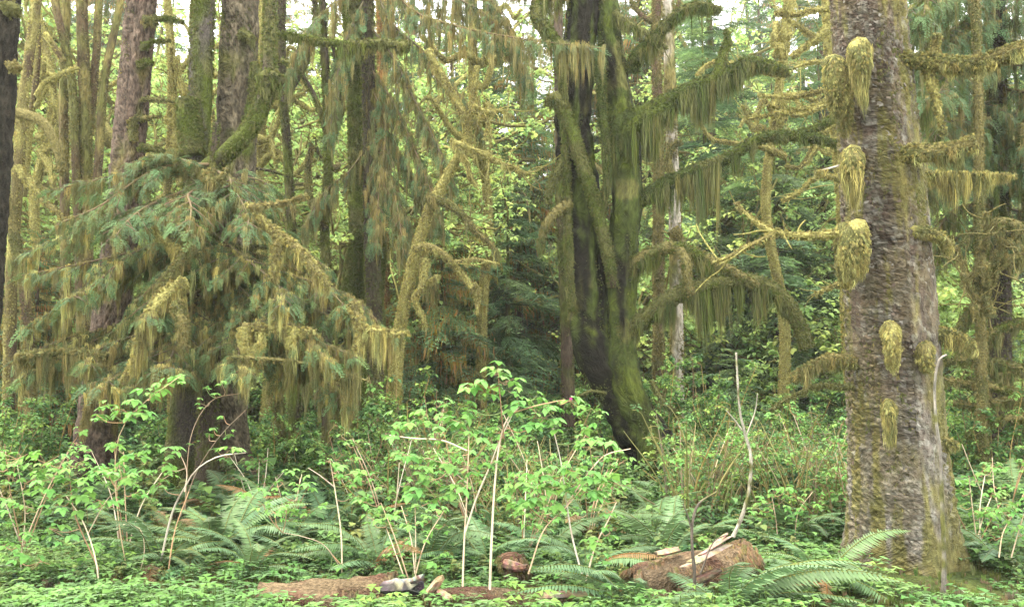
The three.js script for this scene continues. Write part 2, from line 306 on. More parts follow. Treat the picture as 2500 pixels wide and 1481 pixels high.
// whole boughs for distant conifers: one geometry, copied round the stem
function farBough(s, len, droop, moss, wid = 1) {
  seed(s); const g = new GB(), P = (t) => v3(len * t, -droop * t * t + 0.12 * t, 0.08 * Math.sin(t * 4 + s));
  g.ribbon([P(0), P(0.5), P(1)], [0.025, 0.015, 0], v3(0, 0.5, 1).normalize(), [0.35, 0.22, 0.3]);
  const needle = (p, d, l) => { const a = U(-0.5, 0.5), side = d.clone().cross(v3(a, 1, U(-0.4, 0.4))).normalize(), e = p.clone().addScaledVector(d, l); e.y -= l * l * 0.5; g.ribbon([p, p.clone().lerp(e, 0.45), e], [0.012 * wid, 0.019 * wid, 0], side, grey(U(0.55, 1.35))); };
  const n = Math.round(len * 10);
  for (let k = 1; k <= n; k++) for (const sd of [-1, 1]) {
    const t = k / n, p = P(t), L = 0.34 * len * (0.4 + 0.8 * Math.sin(PI * clamp(0.12 + t * 0.8))) * (1.1 - 0.7 * t) * U(0.6, 1.2), a = U(0.6, 1.1), d = v3(Math.cos(a), U(-0.35, 0.05), sd * Math.sin(a)).normalize();
    needle(p, d, L);
    const m = Math.max(2, Math.round(L / 0.085));
    for (let j = 1; j <= m; j++) for (const s2 of [-1, 1]) { const u = j / m, q = p.clone().addScaledVector(d, L * u); q.y -= L * L * u * u * 0.5; const b = a + s2 * U(0.45, 0.9); needle(q, v3(Math.cos(b), U(-0.45, 0.05), sd * Math.sin(b)).normalize(), U(0.09, 0.2) * (1.1 - 0.5 * u)); }
    for (let j = 0; j < moss; j++) { const q = p.clone().addScaledVector(d, L * R()); q.y -= 0.02; const l = U(0.1, 0.42), fa = U(0, PI), mc = [2.6, 1.05, 0.75].map((x) => x * U(0.7, 1.2)); g.ribbon([q, q.clone().add(v3(U(-0.03, 0.03), -l * 0.5, 0)), q.clone().add(v3(U(-0.04, 0.04), -l, 0))], [0.014, 0.016, 0], v3(Math.cos(fa), 0, Math.sin(fa)), mc); }
  }
  return g.geo();
}
const FAR = { plain: [farBough(31, 2.2, 0.9, 0), farBough(32, 1.7, 0.5, 0), farBough(33, 2.5, 1.3, 0)], mossy: [farBough(34, 2.2, 0.9, 2), farBough(35, 1.7, 0.6, 3), farBough(36, 2.5, 1.2, 2)] };
function conifer(name, label, group, base, h, o = {}) {
  const t = thing(name, label, 'tree', group, base); seed((o.s ?? 1) + 50);
  const r = o.r ?? 0.018 * h, g = new GB(), lean = o.lean ?? v3(0, 0, 0), stem = (f) => base.clone().add(v3(lean.x * f, h * f - 0.15, lean.z * f));
  const bark = o.bark ?? C.barkBrown;
  g.tube([stem(0), stem(0.33), stem(0.66), stem(1)], (u, a) => r * (1 - 0.93 * u) * (1 + 0.5 * Math.pow(1 - u, 30)) * (1 + 0.06 * Math.sin(a * 5 + u * 20)), { seg: Math.round(h * 4), nr: 10, col: (p) => mix3(bark, C.mossGreen, smooth(0.4, 0.6, fbm(p.x * 3, p.y, p.z * 3))) });
  part('trunk', g.geo(), M.bark, t);
  const set = o.mossy ? FAR.mossy : FAR.plain, ls = set.map(() => []), lo = o.low ?? 0.1, n = o.n ?? 70, reach = o.reach ?? 0.24 * h;
  for (let k = 0; k < n; k++) {
    const f = lo + (0.985 - lo) * Math.pow((k + R()) / n, 0.9), a = k * 2.4 + U(-0.5, 0.5), p = stem(f), d = v3(Math.cos(a), U(-0.25, 0.2) + 0.5 * Math.pow(f, 3), Math.sin(a));
    const L = clamp(reach * Math.pow(1 - f, 0.65) * U(0.65, 1.15) + 0.18, 0.2, 4) / 2.1;
    ls[k % 3].push(frame(d, v3(U(-0.2, 0.2), 1, U(-0.2, 0.2)), L, L, L * U(0.9, 1.3), p, vary(pick(o.green ?? [C.hemlock, C.spruceGreen]), 0.25)));
  }
  bunch(ls, set, 'crown', h > 9 ? M.farNeedle : M.needle, t);
  return t;
}
// clusters of small leaves for broadleaved crowns
const LEAFLET = (g, p, d, up, l, w, c, fold = 0.25) => { // a pointed leaf folded along its midrib
  const side = d.clone().cross(up).normalize(), nrm = side.clone().cross(d).normalize(), b = g.v(p, c), e = g.v(p.clone().addScaledVector(d, l).addScaledVector(nrm, -l * 0.12), c), m = g.v(p.clone().addScaledVector(d, l * 0.5), c.map((x) => x * 0.95));
  for (const s of [-1, 1]) { const q = g.v(p.clone().addScaledVector(d, l * 0.32).addScaledVector(side, s * w).addScaledVector(nrm, w * fold), c), q2 = g.v(p.clone().addScaledVector(d, l * 0.68).addScaledVector(side, s * w * 0.72).addScaledVector(nrm, w * fold * 0.6), c); if (s > 0) { g.tri(b, q, m); g.tri(q, q2, m); g.tri(q2, e, m); } else { g.tri(b, m, q); g.tri(q, m, q2); g.tri(q2, m, e); } }
};
const CLUSTER = [41, 42, 43].map((s) => { seed(s); const g = new GB(); for (let k = 0; k < 9; k++) { const p = rdir().multiplyScalar(U(0.2, 1)); p.y *= 0.6; const d = rdir(); d.y = d.y * 0.4 - 0.25; LEAFLET(g, p, d.normalize(), v3(U(-0.4, 0.4), 1, U(-0.4, 0.4)), U(0.45, 0.75), U(0.2, 0.3), grey(U(0.7, 1.3))); } return g.geo(); });
function maple(name, label, group, base, h, o = {}) {
  const t = thing(name, label, 'tree', group, base); seed((o.s ?? 1) + 90); const leaves = CLUSTER.map(() => []), moss = o.moss ?? [C.mossYellow, C.mossOchre]; let q = 0;
  const grow = (g, p, d, l, r, lev) => {
    const pts = [p.clone()], dir = d.clone(), n = 4; for (let k = 1; k <= n; k++) { dir.add(rdir().multiplyScalar(o.twist ?? 0.3)); dir.y += (o.lift ?? 0.06); dir.normalize(); pts.push(pts[k - 1].clone().addScaledVector(dir, l / n)); }
    g.tube(pts, (u) => lerp(r, r * 0.5, u), { seg: lev < 2 ? 12 : 6, nr: lev < 2 ? 8 : 4, col: (pp) => mix3(o.bark ?? C.barkBrown, moss[Math.floor(noise(pp.x * 2, pp.y * 2, pp.z * 2) * moss.length * 0.99)], smooth(0.2, 0.42, fbm(pp.x * 4, pp.y * 2, pp.z * 4))) });
    if (lev < 3) { const m = lev === 0 ? 0 : lev === 1 ? 6 : 4; for (let k = 0; k < m; k++) { const i = 1 + Math.floor(R() * n * 0.99), dd = dir.clone().add(rdir().multiplyScalar(1.1)).normalize(); grow(g, pts[i], dd, l * U(0.4, 0.65), r * 0.45, lev + 1); } }
    if (lev >= 2) for (let k = 0; k < (o.leaf ?? 6) * 2.2; k++) { const pp = pts[1 + Math.floor(R() * n * 0.99)].clone().add(rdir().multiplyScalar(U(0.05, 0.35))), s = U(0.1, 0.17) * (o.leafSize ?? 1), a = U(0, 6.28); leaves[q++ % 3].push([v3(Math.cos(a) * s, 0, Math.sin(a) * s), v3(0, s, 0), v3(-Math.sin(a) * s, 0, Math.cos(a) * s), pp, vary(pick(o.green ?? [C.mapleLeaf]), 0.25)]); }
    return pts;
  };
  const tg = new GB(), top = grow(tg, base.clone().add(v3(0, -0.2, 0)), v3(U(-0.12, 0.12), 1, U(-0.12, 0.12)), h * 0.6, o.r ?? h * 0.016, 0); part('trunk', tg.geo(), M.mossBark, t);
  const n = o.limbs ?? 9; for (let k = 0; k < n; k++) { const g = new GB(), i = 1 + k % 4, a = k * 2.4 + U(-0.4, 0.4), d = v3(Math.cos(a), U(0.15, 0.9), Math.sin(a)).normalize(); grow(g, top[i], d, h * U(0.28, 0.45), (o.r ?? h * 0.016) * 0.5, 1); part('limb', g.geo(), M.mossBark, t); }
  bunch(leaves, CLUSTER, 'leaves', M.leaf, t);
  return t;
}
function copyThing(src, pos, turn, scale, label, group) {
  const c = src.clone(); c.name = numbered(src.name.replace(/_\d+$/, '')); c.position.copy(pos); c.rotation.y = turn; c.scale.setScalar(scale); c.userData = { ...src.userData, label: label ?? src.userData.label }; if (group) c.userData.group = group; scene.add(c); return c;
}
// salmonberry: three toothed leaflets on a stalk, along +x, unit size
const BERRY = [51, 52, 53].map((s) => {
  seed(s); const g = new GB(); g.ribbon([v3(-0.55, -0.18, 0), v3(-0.25, -0.02, 0), v3(0, 0, 0)], [0.018, 0.018, 0.012], v3(0, 0, 1), [0.9, 0.7, 0.6]);
  const blade = (p, a, l, w) => { const d = v3(Math.cos(a), -0.2, Math.sin(a)).normalize(), side = v3(-d.z, 0, d.x).normalize(), N = 5, mid = [], lf = [], rt = []; const c = grey(U(0.85, 1.15));
    for (let k = 0; k <= N; k++) { const u = k / N, q = p.clone().addScaledVector(d, l * u); q.y -= 0.28 * l * u * u; mid.push(g.v(q, c.map((x) => x * 1.05))); const ww = w * Math.pow(Math.sin(PI * clamp(0.08 + Math.pow(u, 0.75) * 0.9)), 0.9) * (k % 2 ? 1.1 : 0.92); if (k === 0 || k === N) { lf.push(mid[k]); rt.push(mid[k]); } else { lf.push(g.v(q.clone().addScaledVector(side, ww).add(v3(0, ww * 0.22 - 0.012 * (k % 2), 0)), c)); rt.push(g.v(q.clone().addScaledVector(side, -ww).add(v3(0, ww * 0.22 - 0.012 * (k % 2), 0)), c)); } }
    for (let k = 0; k < N; k++) { if (lf[k] !== mid[k]) g.tri(mid[k], lf[k], mid[k + 1]); if (lf[k + 1] !== mid[k + 1]) g.tri(lf[k], lf[k + 1], mid[k + 1]); if (rt[k] !== mid[k]) g.tri(mid[k], mid[k + 1], rt[k]); if (rt[k + 1] !== mid[k + 1]) g.tri(rt[k], mid[k + 1], rt[k + 1]); } };
  blade(v3(0, 0, 0), U(-0.1, 0.1), 1, 0.33); blade(v3(-0.03, 0, 0), U(1.1, 1.4), 0.78, 0.27); blade(v3(-0.03, 0, 0), U(-1.4, -1.1), 0.78, 0.27);
  return g.geo();
});
const mtx = new THREE.Matrix4();
function leafMesh(parent, p, d, size, mats = M.berry) {
  const m = new THREE.Mesh(pick(BERRY), pick(mats)); m.name = 'leaf'; m.castShadow = m.receiveShadow = true;
  const [x, y, z] = frame(d, v3(U(-0.45, 0.45), 1, U(-0.45, 0.45)), size, size, size * U(0.85, 1.15)); mtx.makeBasis(x, y, z); mtx.decompose(m.position, m.quaternion, m.scale); m.position.copy(p).sub(parent.position); parent.add(m);
}
// canes: lists of world points; spots: [point, radius, leaves]
function berryShrub(label, base, canes, spots, o = {}) {
  const t = thing(o.name ?? 'salmonberry_shrub', label, 'shrub', o.group, base); seed(o.s ?? Math.floor(base.x * 131 + base.z * 77) + 5000);
  const nodes = [], colr = o.cane ?? [0.42, 0.33, 0.22];
  canes.forEach((c) => { const g = new GB(), cc = vary(c.col ?? colr, 0.15), { P } = g.tube(c.pts ?? c, (u) => lerp(c.r ?? 0.009, (c.r ?? 0.009) * 0.5, u), { seg: 18, nr: 6, col: (p) => mix3(cc, [0.2, 0.12, 0.07], 0.5 * smooth(0.55, 0.75, noise(p.x * 9, p.y * 12, p.z * 9))) }); part('cane', g.geo(), M.twig, t); nodes.push(...P.slice(Math.floor(P.length * 0.3))); });
  for (const [p, r, n] of spots) {
    let best = nodes[0]; for (const q of nodes) if (q.distanceTo(p) + Math.max(0, q.y - p.y) * 0.8 < best.distanceTo(p) + Math.max(0, best.y - p.y) * 0.8) best = q;
    const g = new GB(), mid = best.clone().lerp(p, 0.5).add(v3(U(-0.03, 0.03), -0.03, U(-0.03, 0.03))), tc = vary(pick([[0.3, 0.2, 0.12], [0.2, 0.13, 0.07], [0.16, 0.2, 0.07]]), 0.2);
    g.tube([best, mid, p], (u) => lerp(0.0045, 0.0025, u), { seg: 6, nr: 4, col: () => tc });
    for (let k = 0; k < n; k++) {
      const d = rdir(); d.y = d.y * 0.3; d.normalize(); const q = p.clone().addScaledVector(d, r * Math.sqrt(R())); q.y += U(-0.5, 0.5) * r * 0.8; const sz = (o.size ?? 0.068) * U(0.55, 1.2), st = q.clone().addScaledVector(d, -sz * 0.5);
      g.ribbon([p.clone().lerp(st, -0.05), st.clone().add(v3(0, -0.008, 0))], [0.0022, 0.0018], v3(0, 1, 0), tc);
      d.y = U(-0.35, 0.1); leafMesh(t, q, d.normalize(), sz, o.mats);
    }
    part('twig', g.geo(), M.twig, t);
  }
  return t;
}
// sword fern frond along +x, unit length, arching
const FROND = [[0.55, 0.55], [0.3, 0.75], [0.75, 0.35], [0.15, 0.55]].map(([rise, fall], s) => {
  seed(61 + s); const g = new GB(), P = (t) => v3(t * (1 - 0.15 * t * fall), rise * t - (rise * 0.6 + fall * 0.7) * t * t, 0.05 * Math.sin(t * 3 + s)), pts = Array.from({ length: 9 }, (_, k) => P(k / 8));
  g.tube(pts, (t) => lerp(0.007, 0.002, t), { seg: 10, nr: 4, col: () => [1.5, 0.95, 0.5] });
  const n = 40; for (let k = 3; k < n; k++) for (const sd of [-1, 1]) {
    const t = k / n, p = P(t), tg = P(t + 0.01).sub(P(t - 0.01)).normalize(), l = 0.135 * Math.pow(Math.sin(PI * clamp(0.1 + 0.92 * t)), 0.75) * U(0.88, 1.08) + 0.008, side = v3(-tg.z, 0, tg.x).normalize().multiplyScalar(sd), nrm = side.clone().cross(tg).multiplyScalar(-sd);
    const d = side.clone().multiplyScalar(0.95).addScaledVector(tg, 0.3).addScaledVector(nrm, U(0.02, 0.2)).normalize(), e = p.clone().addScaledVector(d, l); e.y -= l * U(0.12, 0.3); const m = p.clone().lerp(e, 0.4).addScaledVector(nrm, l * 0.06);
    g.ribbon([p, p.clone().lerp(m, 0.4), m, e], [0.004, 0.0105, 0.0095, 0], tg, grey(U(0.8, 1.2)));
  }
  return g.geo();
});
function swordFern(label, base, list, o = {}) { // list of [azimuth, tilt up, length, variant]
  const t = thing('sword_fern', label, 'fern', o.group ?? 'sword ferns on the forest floor', base); seed(o.s ?? Math.floor(base.x * 91 + base.z * 57) + 700);
  for (const [az, tilt, l, vnt] of list) { const m = new THREE.Mesh(FROND[vnt ?? Math.floor(R() * 4)], pick(M.fern)); m.name = 'frond'; m.castShadow = m.receiveShadow = true; m.rotation.set(U(-0.35, 0.35), -az, tilt, 'YZX'); m.scale.setScalar(l); m.position.set(U(-0.04, 0.04), U(0, 0.04), U(-0.04, 0.04)); t.add(m); }
  return t;
}
const fernList = (n, l, s) => { seed(s); return Array.from({ length: n }, (_, k) => [k / n * 2 * PI + U(-0.25, 0.25), U(0.05, 0.75), l * U(0.7, 1.15)]); };

// ---------------------------------------------------------------- ground
const A = (...l) => l.map(([x, y, d]) => at(x, y, d));
const W = (w, d) => w / 2 / F * d;
{
  const g = new GB(), NX = 260, NZ = 240, rows = [];
  for (let k = 0; k <= NZ; k++) { const d = -8 + 12 * (k / NZ) + 150 * Math.pow(k / NZ, 2.6), row = []; for (let j = 0; j <= NX; j++) { const u = j / NX * 2 - 1, x = (Math.abs(d) * 0.75 + 9) * u * (0.5 + 0.5 * Math.abs(u)), z = -d; const m = fbm(x * 0.9, 1, z * 0.9), b = fbm(x * 3.1, 2, z * 3.1), l = fbm(x * 11, 5, z * 11);
    const c = mix3(mix3([0.05, 0.07, 0.018], [0.085, 0.1, 0.025], smooth(0.35, 0.65, b)), [0.085, 0.055, 0.03], smooth(0.5, 0.68, m) * 0.8).map((q) => q * (0.6 + 0.8 * l)); row.push(g.v(v3(x, terrain(x, z) + 0.05 * (l - 0.5), z), c, x * 0.6, z * 0.6)); } rows.push(row); }
  for (let k = 0; k < NZ; k++) for (let j = 0; j < NX; j++) { const a = rows[k], b = rows[k + 1]; g.tri(a[j], a[j + 1], b[j]); g.tri(a[j + 1], b[j + 1], b[j]); }
  const m = part('ground', g.geo(), M.ground, scene); m.userData = { kind: 'structure', label: 'mossy forest floor with leaf litter' };
}
// ---------------------------------------------------------------- the large spruce
{
  const d = 8.25, base = onGround(2205, d), t = thing('spruce_tree', 'massive grey scaly-barked spruce trunk with moss-hung stubs, beside the thin pale sapling', 'tree', null, base);
  const pts = A([2210, 1400, d], [2198, 1200, d], [2186, 1000, d + 0.02], [2172, 700, d + 0.05], [2150, 400, d + 0.1], [2125, 100, d + 0.15], [2100, -250, d + 0.2], [2080, -600, d + 0.25]);
  const wid = [[0, 268], [0.03, 250], [0.06, 238], [0.1, 230], [0.16, 218], [0.3, 204], [0.45, 190], [0.62, 172], [0.8, 160], [1, 140]];
  const scale = (a, y) => { const [e, id, cv] = scales(a, y, 46, 18, 3); return [0, e, id, cv]; };
  const mossAt = (p, a) => { const side = smooth(0.05, 0.95, 0.5 - 0.5 * Math.cos(a + 0.55)); return smooth(0.46, 0.6, fbm(p.x * 2.6 + 4, p.y * 1.3, p.z * 2.6) * 0.75 + 0.28 * fbm(p.x * 12, p.y * 5, p.z * 12) + (side - 0.5) * 0.12 + 0.14 * Math.exp(-Math.max(0, p.y - 0.1) / 0.4)); };
  const g = new GB();
  const rad = (tt, a, p) => { const w = W(interp(wid, tt), d), root = Math.exp(-tt / 0.035) * (0.16 + 0.12 * Math.cos(a * 4 + 0.8) + 0.08 * Math.cos(a * 7)), [d1, e, id, cv] = scale(a, p.y), m = mossAt(v3(p.x + Math.cos(a), p.y, p.z + Math.sin(a)), a); const big = 0.05 * (fbm(Math.cos(a) * 1.6 + 5, p.y * 0.8, Math.sin(a) * 1.6) - 0.5); return w * (1 + root + big) + lerp(0.018 * smooth(0, 0.16, e) + 0.02 * id + 0.026 * cv * smooth(0.0, 0.2, e), 0.024 + 0.015 * noise(p.x * 20 + a * 9, p.y * 20, 3), m) - 0.015; };
  const col = (p, tt, a) => { const [d1, e, id] = scale(a, p.y), m = mossAt(v3(p.x, p.y, p.z).sub(pts[0]).setY(p.y).add(v3(Math.cos(a), 0, Math.sin(a))), a), low = smooth(2.6, 1.2, p.y + 1.2 * fbm(p.x * 2, p.y * 2, 5)); const bark = mix3(mix3(C.barkPlum, C.barkGrey, smooth(0.25, 0.75, id + 0.3 * (fbm(p.x * 3, p.y * 3, p.z * 3) - 0.5))), [0.3, 0.285, 0.26], low * 0.55 + (id > 0.9 ? 0.4 : 0)); const ms = mix3(C.mossOlive, C.mossOchre, noise(p.x * 4, p.y * 3, p.z * 4)); return mix3(mix3(mix3([0.075, 0.055, 0.045], bark, smooth(0.0, 0.12, e)), [0.16, 0.13, 0.075], 0.5 * smooth(0.42, 0.62, fbm(p.x * 7, p.y * 3, p.z * 7))), ms, m * 0.92).map((x) => x * (0.8 + 0.4 * fbm(p.x * 30, p.y * 30, p.z * 30))); };
  const { P, T } = g.tube(pts, rad, { seg: 620, nr: 210, col, capEnd: false });
  const trunk = part('trunk', g.geo(), M.bark, t);
  // raised bark flakes, each its own piece
  const flake = [1, 2, 3, 4].map((s) => { seed(s + 80); const f = new GB(), n = 6, c = f.v(v3(U(-0.1, 0.1), 0.05, 0.1)), ring = [], back = []; for (let k = 0; k < n; k++) { const a = k / n * 2 * PI, r = U(0.5, 1.3), x = Math.cos(a) * r * 0.62, y = Math.sin(a) * r * 0.42; ring.push(f.v(v3(x, y, y < 0 ? 0.16 + U(0, 0.14) : 0.0))); back.push(f.v(v3(x * 0.9, y * 0.9, -0.12))); } for (let k = 0; k < n; k++) { const j = (k + 1) % n; f.tri(c, ring[k], ring[j]); f.tri(ring[k], back[k], ring[j]); f.tri(ring[j], back[k], back[j]); } const fg = f.geo().toNonIndexed(); fg.computeVertexNormals(); return fg; });
  seed(83); const fm = [[0.11, 0.098, 0.08], [0.092, 0.07, 0.056], [0.125, 0.112, 0.092], [0.1, 0.086, 0.066], [0.19, 0.18, 0.158]].map((c) => { const m = new THREE.MeshPhysicalMaterial({ specularIntensity: 0.3, roughness: 0.85, map: barkTint, bumpMap: barkBump, bumpScale: 0.004 }); m.color.setRGB(...c); return m; });
  const rest = [], seg = P.length - 1; let made = 0; const cam = v3(0, EYE, 0);
  for (let k = 0; k < 1500; k++) {
    const tt = U(0.13, 0.83), f = tt * seg, i = Math.floor(f), p0 = P[i].clone().lerp(P[i + 1], f - i), toCam = cam.clone().sub(p0).setY(0).normalize(), a = (R() - 0.5) * 3.1, n = toCam.clone().applyAxisAngle(UPV, a), r = W(interp(wid, tt), d) * (1 + Math.exp(-tt / 0.035) * 0.12);
    if (fbm(p0.x * 2.6 + n.x * 1.3, p0.y * 1.3, p0.z * 2.6 + n.z * 1.3) > 0.56) continue;
    const p = p0.addScaledVector(n, r + 0.004), s = U(0.025, 0.058), y = v3(0, 1, 0).addScaledVector(n, -n.y).applyAxisAngle(n, U(-0.5, 0.5)).normalize(), x = y.clone().cross(n);
    if (made < 300 && Math.abs(a) < 1.2 && s > 0.038) { const m = new THREE.Mesh(pick(flake), pick(fm)); m.name = 'bark_plate'; m.castShadow = m.receiveShadow = true; mtx.makeBasis(x.multiplyScalar(s * U(0.8, 1.3)), y.multiplyScalar(s), n.clone().multiplyScalar(s * 0.3)); mtx.decompose(m.position, m.quaternion, m.scale); m.position.copy(p); trunk.add(m); made++; }
    else rest.push([x.multiplyScalar(s), y.multiplyScalar(s), n.clone().multiplyScalar(s * 0.3), p, vary(pick([[0.1, 0.086, 0.068], [0.085, 0.066, 0.052], [0.12, 0.106, 0.085]]), 0.15)]);
  }
  copies('bark_plates', flake[1], M.twig, rest, trunk);
  const rr = (tt) => W(interp(wid, tt), d) * (1 + Math.exp(-tt / 0.035) * 0.14);
  seed(88); dress(trunk, P, T, rr, { fuzz: 1.6, patch: 3, cut: 0.56, fuzzLen: 0.04, droop: 2.2, stretch: 1.8, moss: [C.mossOlive, C.mossOchre, C.mossGreen] });
  const Y = [C.mossOchre, C.mossOlive, C.mossYellow], D = d - 0.1;
  const B = (pts, w0, w1, o) => limb(t, pts, W(w0, d), W(w1, d), { moss: Y, fuzz: 3.2, fuzzLen: 0.032, lump: 0.5, step: 0.03, gaps: 0.25, bark: C.barkBrown, fine: true, dens: 120, ...o });
  const clump = (x, y, w0, h, out, moss = Y, w = w0 * 0.96) => B(A([x, y - 4, D + 0.05], [x, y, D - out * 0.8], [x + 2, y + h * 0.25, D - out], [x + 4, y + h * 0.6, D - out], [x + 5, y + h, D - out * 0.9]), w, w, { prof: [[0, 0.75], [0.25, 0.95], [0.5, 1], [0.75, 0.85], [0.92, 0.55], [1, 0.2]], fuzz: 4, fuzzLen: 0.034, droop: 1.4, stretch: 1.5, moss, lump: 1.1, curtain: [[0, 0.12], [0.4, 0.16], [0.8, 0.24], [1, 0.24]], dens: 300, gaps: 0.1 });
  B(A([2190, 140, D], [2300, 153, D - 0.1], [2380, 158, D - 0.2], [2440, 140, D - 0.3], [2560, 100, D - 0.5]), 34, 40, { curtain: [[0, 0.16], [0.5, 0.2], [1, 0.2]], dens: 150, lump: 0.7 });
  B(A([2282, 150, D - 0.1], [2284, 115, D - 0.1], [2290, 80, D - 0.15]), 24, 14, {});
  B(A([2265, 165, D], [2285, 240, D - 0.05], [2300, 300, D - 0.1], [2306, 330, D - 0.1]), 26, 8, { curtain: [[0, 0.1], [1, 0.05]] });
  B(A([2190, 375, D], [2250, 372, D - 0.3], [2320, 368, D - 0.4], [2385, 346, D - 0.5]), 38, 34, { curtain: [[0, 0.1], [0.5, 0.28], [1, 0.12]], dens: 80 });
  B(A([2210, 420, d + 0.5], [2330, 427, d + 0.6], [2400, 425, d + 0.6], [2485, 431, d + 0.6]), 22, 6, { curtain: [[0, 0.1], [0.4, 0.35], [0.7, 0.5], [0.9, 0.2], [1, 0]], dens: 110 });
  B(A([2200, 560, D - 0.1], [2250, 565, D - 0.2], [2300, 580, D - 0.2], [2318, 600, D - 0.2]), 32, 20, { curtain: [[0, 0.1], [0.5, 0.32], [1, 0.3]], dens: 110 });
  B(A([2230, 800, D], [2300, 812, D - 0.1], [2350, 825, D - 0.1], [2378, 850, D - 0.1]), 30, 18, { curtain: [[0, 0.05], [0.5, 0.3], [1, 0.3]], dens: 120 });
  clump(2258, 852, 40, 50, 0.35);
  B(A([2270, 1065, D], [2310, 1075, D - 0.2], [2335, 1090, D - 0.2]), 26, 14, { curtain: [[0, 0.05], [1, 0.16]], dens: 100 });
  clump(2098, 118, 44, 85, 0.5);
  clump(2040, 165, 54, 110, 0.25); clump(2058, 175, 40, 150, 0.1, [C.mossOlive, C.mossOchre]);
  clump(2080, 388, 52, 62, 0.45);
  B(A([2070, 398, D - 0.3], [2035, 408, D - 0.35], [1995, 418, D - 0.4]), 7, 3, { fuzz: 0, cover: 0.1, bark: C.barkPale, curtain: [[0, 0], [0.7, 0], [0.85, 0.15], [1, 0.15]], dens: 120 });
  clump(2062, 568, 44, 130, 0.3); clump(2094, 566, 46, 95, 0.4); clump(2074, 570, 40, 110, 0.4);
  B(A([2050, 572, D - 0.3], [1960, 575, D - 0.2], [1900, 568, D - 0.1], [1850, 545, D], [1795, 495, D + 0.1]), 13, 5, { fuzz: 2, sleeve: 0.012, moss: [C.mossYellow, C.mossOchre], twigs: 4 });
  B(A([1895, 570, D - 0.1], [1830, 600, D], [1760, 635, D + 0.1], [1740, 640, D + 0.1]), 10, 4, { fuzz: 2, sleeve: 0.01, moss: [C.mossYellow, C.mossOchre], twigs: 4 });
  clump(2175, 805, 36, 90, 0.5, [C.mossYellow, C.mossOchre]);
  B(A([2090, 885, D], [2030, 872, D], [1975, 895, D], [1935, 920, D]), 22, 12, { curtain: [[0, 0.2], [0.7, 0.16], [1, 0.08]], dens: 100, moss: [C.mossOlive, C.mossOchre] });
  B(A([2085, 945, D], [2000, 940, D], [1930, 970, D + 0.1], [1880, 1000, D + 0.1]), 12, 6, { moss: [C.mossOlive], curtain: [[0, 0.08], [1, 0.03]] });
  clump(2170, 988, 24, 60, 0.4);
}
